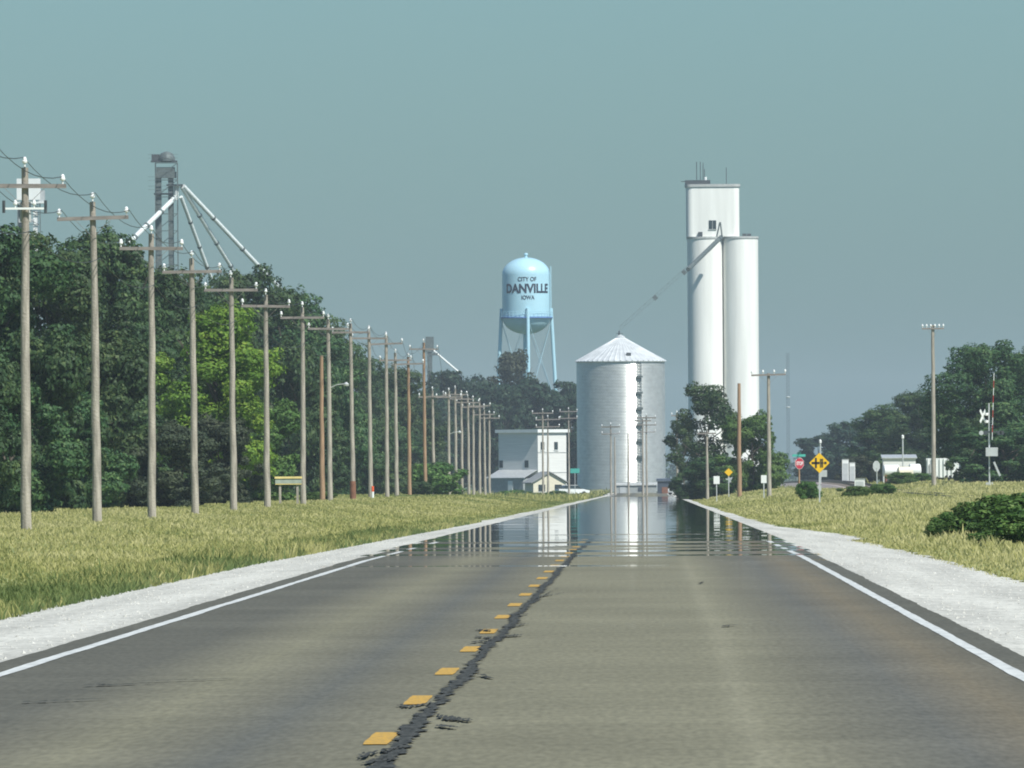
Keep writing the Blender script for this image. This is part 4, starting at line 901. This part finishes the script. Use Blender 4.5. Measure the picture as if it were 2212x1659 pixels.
# white hopper container with ribs
d = 1320.0; a = at(2000, 990, d); b = at(2062, 990, d)
ct = empty('hopper_trailer', ((a.x + b.x) / 2, d, float(ground_z(a.x, d)) + 0.0), 'tall white ribbed hopper trailer parked beyond the track', 'trailer', rz=R(-12))
W = b.x - a.x; H = a.z - ct.location.z
MB().box((0, 1.2, H * 0.62), (W, 2.4, H * 0.76)).build('body', M['white'], ct)
for k in range(7): MB().box((-W / 2 + W * (k + 0.5) / 7, -0.06, H * 0.62), (0.09, 0.12, H * 0.74)).build('rib', M['white'], ct)
MB().box((-W * 0.30, -0.1, H * 0.60), (W * 0.16, 0.1, H * 0.35)).build('panel', M['grey_band'], ct)
MB().box((0, 1.2, H * 0.2), (W * 0.95, 1.0, 0.18)).build('chassis', M['dark_metal'], ct)
for x in (-0.36, -0.2, 0.25, 0.4): MB().tube([(W * x, -0.02, 0.42), (W * x, 2.4, 0.42)], 0.42, 16).build('wheel', M['rubber'], ct, smooth=True)
# farm machines and tanks by the shed
def tank_on_legs(px, py, d, rad, ln, mat, label, legs=True):
    p = at(px, py, d); zb = float(ground_z(p.x, d)); o = empty('storage_tank', (p.x, d, zb), label, 'tank', rz=R(8)); zc_ = p.z - zb - rad
    prof_ = [(0.02, -ln / 2)] + [(rad * math.sin(q), -ln / 2 + 0.15 * (1 - math.cos(q))) for q in (0.5, 1.0, 1.5)] + [(rad * math.sin(q), ln / 2 - 0.15 * (1 - math.cos(q))) for q in (1.5, 1.0, 0.5)] + [(0.02, ln / 2)]
    sh = MB().lathe(prof_, 20); sh.v = [(z, y, x + zc_) for x, y, z in sh.v]; sh.f = [q[::-1] for q in sh.f]
    sh.build('shell', mat, o, smooth=True)
    for sx in (-0.32, 0.32): MB().box((sx * ln, 0, (zc_ - rad * 0.6) / 2 - 0.1), (0.15, rad * 1.4, zc_ - rad * 0.6 + 0.2)).build('saddle', M['rust'], o)
    return o
tank_on_legs(1925, 1004, 1250, 0.55, 1.6, M['white'], 'short white cylindrical tank on rusty saddles')
tank_on_legs(1955, 1008, 1245, 0.55, 1.5, M['house_cream'], 'cream coloured cylindrical tank beside the short white tank')
tank_on_legs(1976, 1002, 1270, 0.6, 1.2, M['white'], 'small white tank next to the cream tank')
def cabinet(px, top, d, wpx, label, mat, cat='cabinet', name='equipment_cabinet', roof=True):
    p = at(px, top, d); zb = float(ground_z(p.x, d)); o = empty(name, (p.x, d, zb), label, cat); W, H = wpx / S(d), p.z - zb
    MB().box((0, 0, H / 2 - 0.05), (W, W * 0.7, H + 0.1)).build('body', mat, o)
    if roof: MB().box((0, 0, H + 0.03), (W * 1.1, W * 0.8, 0.05)).build('lid', M['alu'], o)
    MB().box((0, -W * 0.36, H * 0.5), (W * 0.8, 0.02, H * 0.75)).build('door', M['alu'], o)
    return o
cabinet(1857, 1036, 950, 22, 'low white trackside box in the grass below the blank sign', M['white'])
cabinet(1826, 993, 1300, 14, 'tall white trackside cabinet beyond the yellow sign', M['white'])
cabinet(1841, 1000, 1290, 12, 'narrow white trackside cabinet next to the tall one', M['white'])
cabinet(1023, 1072, 1250, 15, 'white utility pedestal at the foot of the far poles', M['white'], 'pedestal', 'utility_pedestal')
cabinet(1060, 1073, 1400, 10, 'blue box at the foot of the last pole', M['blue_barrel'], 'box', 'utility_box', roof=False)
cabinet(1770, 1050, 1000, 8, 'small grey pedestal in the grass near the stop sign', M['alu'], 'pedestal', 'utility_pedestal')
def car(px, py, d, mat, label, rz):
    p = at(px, py, d); zb = float(ground_z(p.x, d)); o = empty('parked_car', (p.x, d, zb), label, 'car', rz=rz)
    MB().prism([(-2.2, .35), (2.2, .35), (2.25, .75), (1.3, .95), (-2.2, 1.0), (-2.25, .6)], -.85, .85).build('body', mat, o)
    MB().prism([(-1.9, .98), (1.25, .94), (.55, 1.45), (-1.2, 1.48)], -.75, .75).build('cabin', M['glass'], o)
    MB().prism([(-1.25, 1.45), (.6, 1.42), (.5, 1.5), (-1.15, 1.53)], -.72, .72).build('roof', mat, o)
    for x in (-1.35, 1.4):
        for y in (-.8, .8): MB().tube([(x, y - .1, .33), (x, y + .1, .33)], .33, 16).build('wheel', M['rubber'], o, smooth=True)
    return o
car(1468, 1045, 1800, M['white'], 'white car parked under the airy tree', R(70))
car(1236, 1045, 1840, M['white'], 'white car parked beside the small cream house', R(20))

# ------------------------------------------------------------------ signs
def octagon(r): return [(r * math.cos(R(22.5 + 45 * k)), r * math.sin(R(22.5 + 45 * k))) for k in range(8)]
def flat_text(txt, h, wd, mat, parent, z, y=-0.03):
    me, v = text_mesh(txt, h, wd, 0.02, 0.003)
    co = np.stack([v[:, 0], np.full(len(v), y) - v[:, 2], v[:, 1] + z], 1).astype(np.float32)
    me.vertices.foreach_set('co', co.ravel()); me.update(); me.materials.clear(); me.materials.append(mat)
    o = bpy.data.objects.new('lettering', me); col.objects.link(o); o.parent = parent; return o
d = 710.0; p = at(1770, 1000, d); zb = float(ground_z(p.x, d)); q = 22.0 / S(d)
ws = empty('warning_sign', (p.x, d, zb), 'yellow diamond sign with black crossroad and railway symbol', 'road sign')
zc = p.z - zb
MB().box((0, 0.03, zc / 2 - 0.15), (0.075, 0.05, zc + 0.3)).build('post', M['alu'], ws)
pl = MB().prism([(0, zc - q), (q, zc), (0, zc + q), (-q, zc)], -0.012, 0.0).build('panel', M['sign_yellow'], ws)
k = q / 210.0
sy = MB()
def sq(x0, x1, z0, z1, y=-0.02): sy.box(((x0 + x1) / 2 * k, y, zc + (z0 + z1) / 2 * k), ((x1 - x0) * k, 0.012, (z1 - z0) * k))
sq(-160, 5, -22, 22); sq(-90, -52, -105, 105); sq(100, 148, -24, 24); sq(18, 90, -7, 7, -0.021)
for xx in (28, 62): sq(xx - 5, xx + 5, -95, 85, -0.023)
for zz_ in (-80, -50, -20, 20, 50, 76): sq(12, 80, zz_ - 6, zz_ + 6, -0.026)
sy.build('symbol', M['black'], pl)
MB().box((0.24, 0.02, zc - q - 0.02), (0.32, 0.012, 0.36)).build('plate', M['alu'], ws)
d = 950.0; p = at(1727, 1001, d); zb = float(ground_z(p.x, d)); zc = p.z - zb
st = empty('stop_sign', (p.x, d, zb), 'red stop sign with green name plates on a wooden post', 'road sign', rz=R(38))
MB().box((0, 0.06, zc / 2 - 0.1), (0.11, 0.10, zc + 0.5)).build('post', M['pole_brown'], st)
pn = MB().prism([(x, z + zc) for x, z in octagon(0.40)], -0.012, 0.0).build('panel', M['red'], st)
flat_text('STOP', 0.26, 0.58, M['white'], pn, zc)
MB().prism([(x, z + zc) for x, z in octagon(0.425)], 0.0, 0.008).build('border', M['white'], st)
for rz_, zo in ((0.0, 0.56), (R(90), 0.72)):
    o = MB().box((0, 0, 0), (0.95, 0.012, 0.17)).build('name_plate', M['green_sign'], st, loc=(0, 0.06, zc + zo)); o.rotation_euler = (0, 0, rz_ - R(25))
d = 940.0; p = at(1893, 1007, d); zb = float(ground_z(p.x, d)); zc = p.z - zb
so = empty('turned_stop_sign', (p.x, d, zb), 'bare grey back of an octagonal sign turned away', 'road sign', rz=R(48))
MB().prism([(x, z + zc) for x, z in octagon(0.40)], -0.012, 0.0).build('panel', M['alu'], so)
MB().box((0, -0.04, zc / 2 - 0.2), (0.06, 0.05, zc + 0.2)).build('post', M['alu'], so)
def small_sign(px, py, d, wpx, hpx, mat, label, diamond=False):
    p = at(px, py, d); zb = float(ground_z(p.x, d)); o = empty('road_sign', (p.x, d, zb), label, 'road sign'); zc = p.z - zb; W, H = wpx / S(d) / 2, hpx / S(d) / 2
    MB().box((0, 0.03, zc / 2 - 0.1), (0.07, 0.05, zc + 0.2)).build('post', M['alu'], o)
    MB().prism([(0, zc - H), (W, zc), (0, zc + H), (-W, zc)] if diamond else [(-W, zc - H), (W, zc - H), (W, zc + H), (-W, zc + H)], -0.012, 0).build('panel', mat, o)
    return o
small_sign(1574, 1020, 1100, 18, 17, M['sign_yellow'], 'small yellow diamond sign in front of the low spreading tree', True)
small_sign(1548, 1037, 1020, 13, 17, M['white'], 'small white rectangular sign at the road edge by the airy tree')
small_sign(1650, 1035, 900, 12, 17, M['white'], 'small white sign half hidden by the slanting crossarm pole')
small_sign(1242, 1017, 1700, 20, 10, M['green_sign'], 'teal green sign in front of the shaded bin wall')
# yellow-topped board on two posts
d = 705.0; p = at(623, 1037, d); zb = float(ground_z(p.x, d)); zc = p.z - zb
yb = empty('roadside_board', (p.x, d, zb), 'low wooden board with yellow top on two posts under the trees', 'notice board')
W = 57 / S(d); H = 15 / S(d)
MB().box((0, 0, zc - H * 0.18), (W, 0.06, H * 0.62)).build('panel', M['sign_grey'], yb)
MB().box((0, 0, zc + H * 0.36), (W * 1.04, 0.14, H * 0.3)).build('top_board', M['board_yellow'], yb)
MB().box((0, -0.02, zc - H * 0.58), (W, 0.05, H * 0.12)).build('bottom_board', M['board_yellow'], yb)
for x in (-0.32, 0.34): MB().box((W * x, 0.08, zc / 2 - 0.1), (0.12, 0.10, zc + 0.1)).build('leg', M['pole'], yb)
# red and white marker post
d = 880.0; p = at(805, 1050, d); zb = float(ground_z(p.x, d)); zc = p.z - zb
mk = empty('marker_post', (p.x, d, zb), 'short pipeline marker post, orange red above and white below', 'marker post')
MB().tube([(0, 0, -0.2), (0, 0, zc * 0.55)], 0.085, 12).build('white_sleeve', M['white'], mk, smooth=True)
MB().tube([(0, 0, zc * 0.55), (0, 0, zc * 0.97), (0, 0, zc)], [0.085, 0.085, 0.04], 12).build('orange_cap', M['orange_red'], mk, smooth=True)

# ------------------------------------------------------------------ railway and crossing
yt = np.arange(640, 3000, 20.0); Xt = 18.0
zt0 = np.interp(yt, [600, 1000, 1200, 1400, 2300, 3000], [-0.35, -0.25, 0.2, 0.3, -0.9, -1.1])
prof = [(-3.2, -0.9), (-1.7, 0.0), (1.7, 0.0), (3.2, -0.9)]
v = np.array([[Xt + a_, y_, z_ + b_] for y_, z_ in zip(yt, zt0) for a_, b_ in prof])
i = (np.arange(len(yt) - 1)[:, None] * 4 + np.arange(3)[None]).ravel()
rw = tag(mesh_np('railway', v, np.stack([i, i + 1, i + 5, i + 4], 1), M['ballast']), 'railway track on a low ballast bank', kind='structure')
for sx in (-0.72, 0.72):
    vv = []
    for y_, z_ in zip(yt, zt0): vv += [(Xt + sx - .04, y_, z_ + .1), (Xt + sx - .04, y_, z_ + .28), (Xt + sx + .04, y_, z_ + .28), (Xt + sx + .04, y_, z_ + .1)]
    i = np.concatenate([np.array([[4 * q + e, 4 * q + (e + 1) % 4, 4 * q + 4 + (e + 1) % 4, 4 * q + 4 + e] for q in range(len(yt) - 1)]) for e in range(4)])
    mesh_np('rail', np.array(vv), i, M['rail'], rw)
sl = None
for k in range(300):
    y_ = 645 + k * 2.2; z_ = float(np.interp(y_, yt, zt0))
    if sl is None: sl = MB().box((0, 0, 0), (2.6, 0.25, 0.18)).build('sleeper', M['arm'], rw); o = sl
    else: o = bpy.data.objects.new('sleeper', sl.data); col.objects.link(o); o.parent = rw
    o.location = (Xt, y_, z_ + 0.03)
d = 955.0; p = at(2136, 1040, d); zb = float(ground_z(p.x, d)); zg = zb
cs = empty('crossing_signal', (p.x, d, zb), 'rail crossing signal with raised red and white gate and crossbuck', 'crossing signal')
p0 = p; s = S(d)
def C(px, py, dy=0.0):
    q = at(px, py, d); return Vector((q.x - p0.x, dy, q.z - zg))
mx_ = C(2137, 1000).x
MB().tube([(mx_, 0, -0.3), (mx_, 0, C(0, 886).z)], 0.065, 10).build('mast', M['alu'], cs, smooth=True)
MB().box((mx_, 0, 0.0), (0.5, 0.5, 0.5)).build('base', M['grey_band'], cs)
xb = MB()
for sg in (-1, 1):
    rm = Matrix.Rotation(sg * R(45), 3, 'Y'); xb.box((C(2123, 902).x, -0.12 - 0.004 * sg, C(2123, 899).z), (1.22, 0.012, 0.23), Matrix.Rotation(R(62), 3, 'Z') @ rm)
xb.build('crossbuck', M['white'], cs)
for px, py in ((2131, 895), (2131, 911)):
    MB().lathe([(0.02, 0), (0.12, 0.02), (0.14, 0.16), (0.12, 0.2), (0.02, 0.2)], 12, (C(px, py).x, -0.1, C(px, py).z - 0.1)).build('flasher', M['glazed'], cs, smooth=True)
MB().box((C(2137, 0).x, -0.02, C(0, 948).z), (0.9, 0.12, 0.10)).build('light_bar', M['dark_metal'], cs)
for px, mt in ((2113, 'alu'), (2122, 'dark_metal'), (2152, 'dark_metal'), (2158, 'dark_metal')):
    sh = MB().lathe([(0.02, -0.04), (0.16, -0.04), (0.16, 0.0), (0.02, 0.02)], 16); sh.v = [(x + C(px, 0).x, z - 0.1, y + C(0, 950).z) for x, y, z in sh.v]; sh.build('flasher', M[mt], cs, smooth=True)
a0_, a1_ = C(2143, 950, -0.25), C(2147, 806, -0.25)
n = 9
for k in range(n):
    MB().bar(a0_.lerp(a1_, k / n), a0_.lerp(a1_, (k + 1) / n), 0.12, 0.04).build('gate_arm', M['white'] if k % 2 == 0 else M['red_arm'], cs)
MB().box((C(2135, 0).x, -0.3, C(0, 991).z), (0.85, 0.5, 0.62)).build('gate_motor', M['alu'], cs)
MB().bar(C(2147, 985, -0.3), C(2155, 968, -0.3), 0.12, 0.08).build('gate_bracket', M['alu'], cs)
MB().bar(C(2147, 998, -0.3), C(2160, 1028, -0.3), 0.26, 0.14).build('counterweight', M['alu'], cs)
for px, tp, d, lb in ((1950, 948, 1300, 'thin silver post above the white shed'), (1772, 958, 1290, 'thin silver post behind the yellow warning sign')):
    p = at(px, tp, d); zb = float(ground_z(p.x, d)); o = empty('steel_post', (p.x, d, zb), lb, 'post')
    MB().tube([(0, 0, -0.3), (0, 0, p.z - zb)], 0.07, 8).build('shaft', M['alu'], o, smooth=True)
    MB().lathe([(0.07, 0), (0.13, 0.05), (0.13, 0.3), (0.03, 0.4)], 10, (0, 0, p.z - zb)).build('cap', M['white'], o, smooth=True)

# ------------------------------------------------------------------ haze
hm = bpy.data.materials.new('summer haze'); hm.use_nodes = True; t = hm.node_tree; t.nodes.clear()
pv = t.nodes.new('ShaderNodeVolumePrincipled'); pv.inputs['Color'].default_value = (0.80, 0.92, 1.0, 1); pv.inputs['Density'].default_value = 0.00007; pv.inputs['Anisotropy'].default_value = 0.0
ou = t.nodes.new('ShaderNodeOutputMaterial'); t.links.new(pv.outputs[0], ou.inputs['Volume'])
hz = MB().box((0, 4420, 27), (3000, 9100, 74)).build('haze', hm); tag(hz, 'pale blue summer haze over the whole plain', 'haze', kind='stuff')
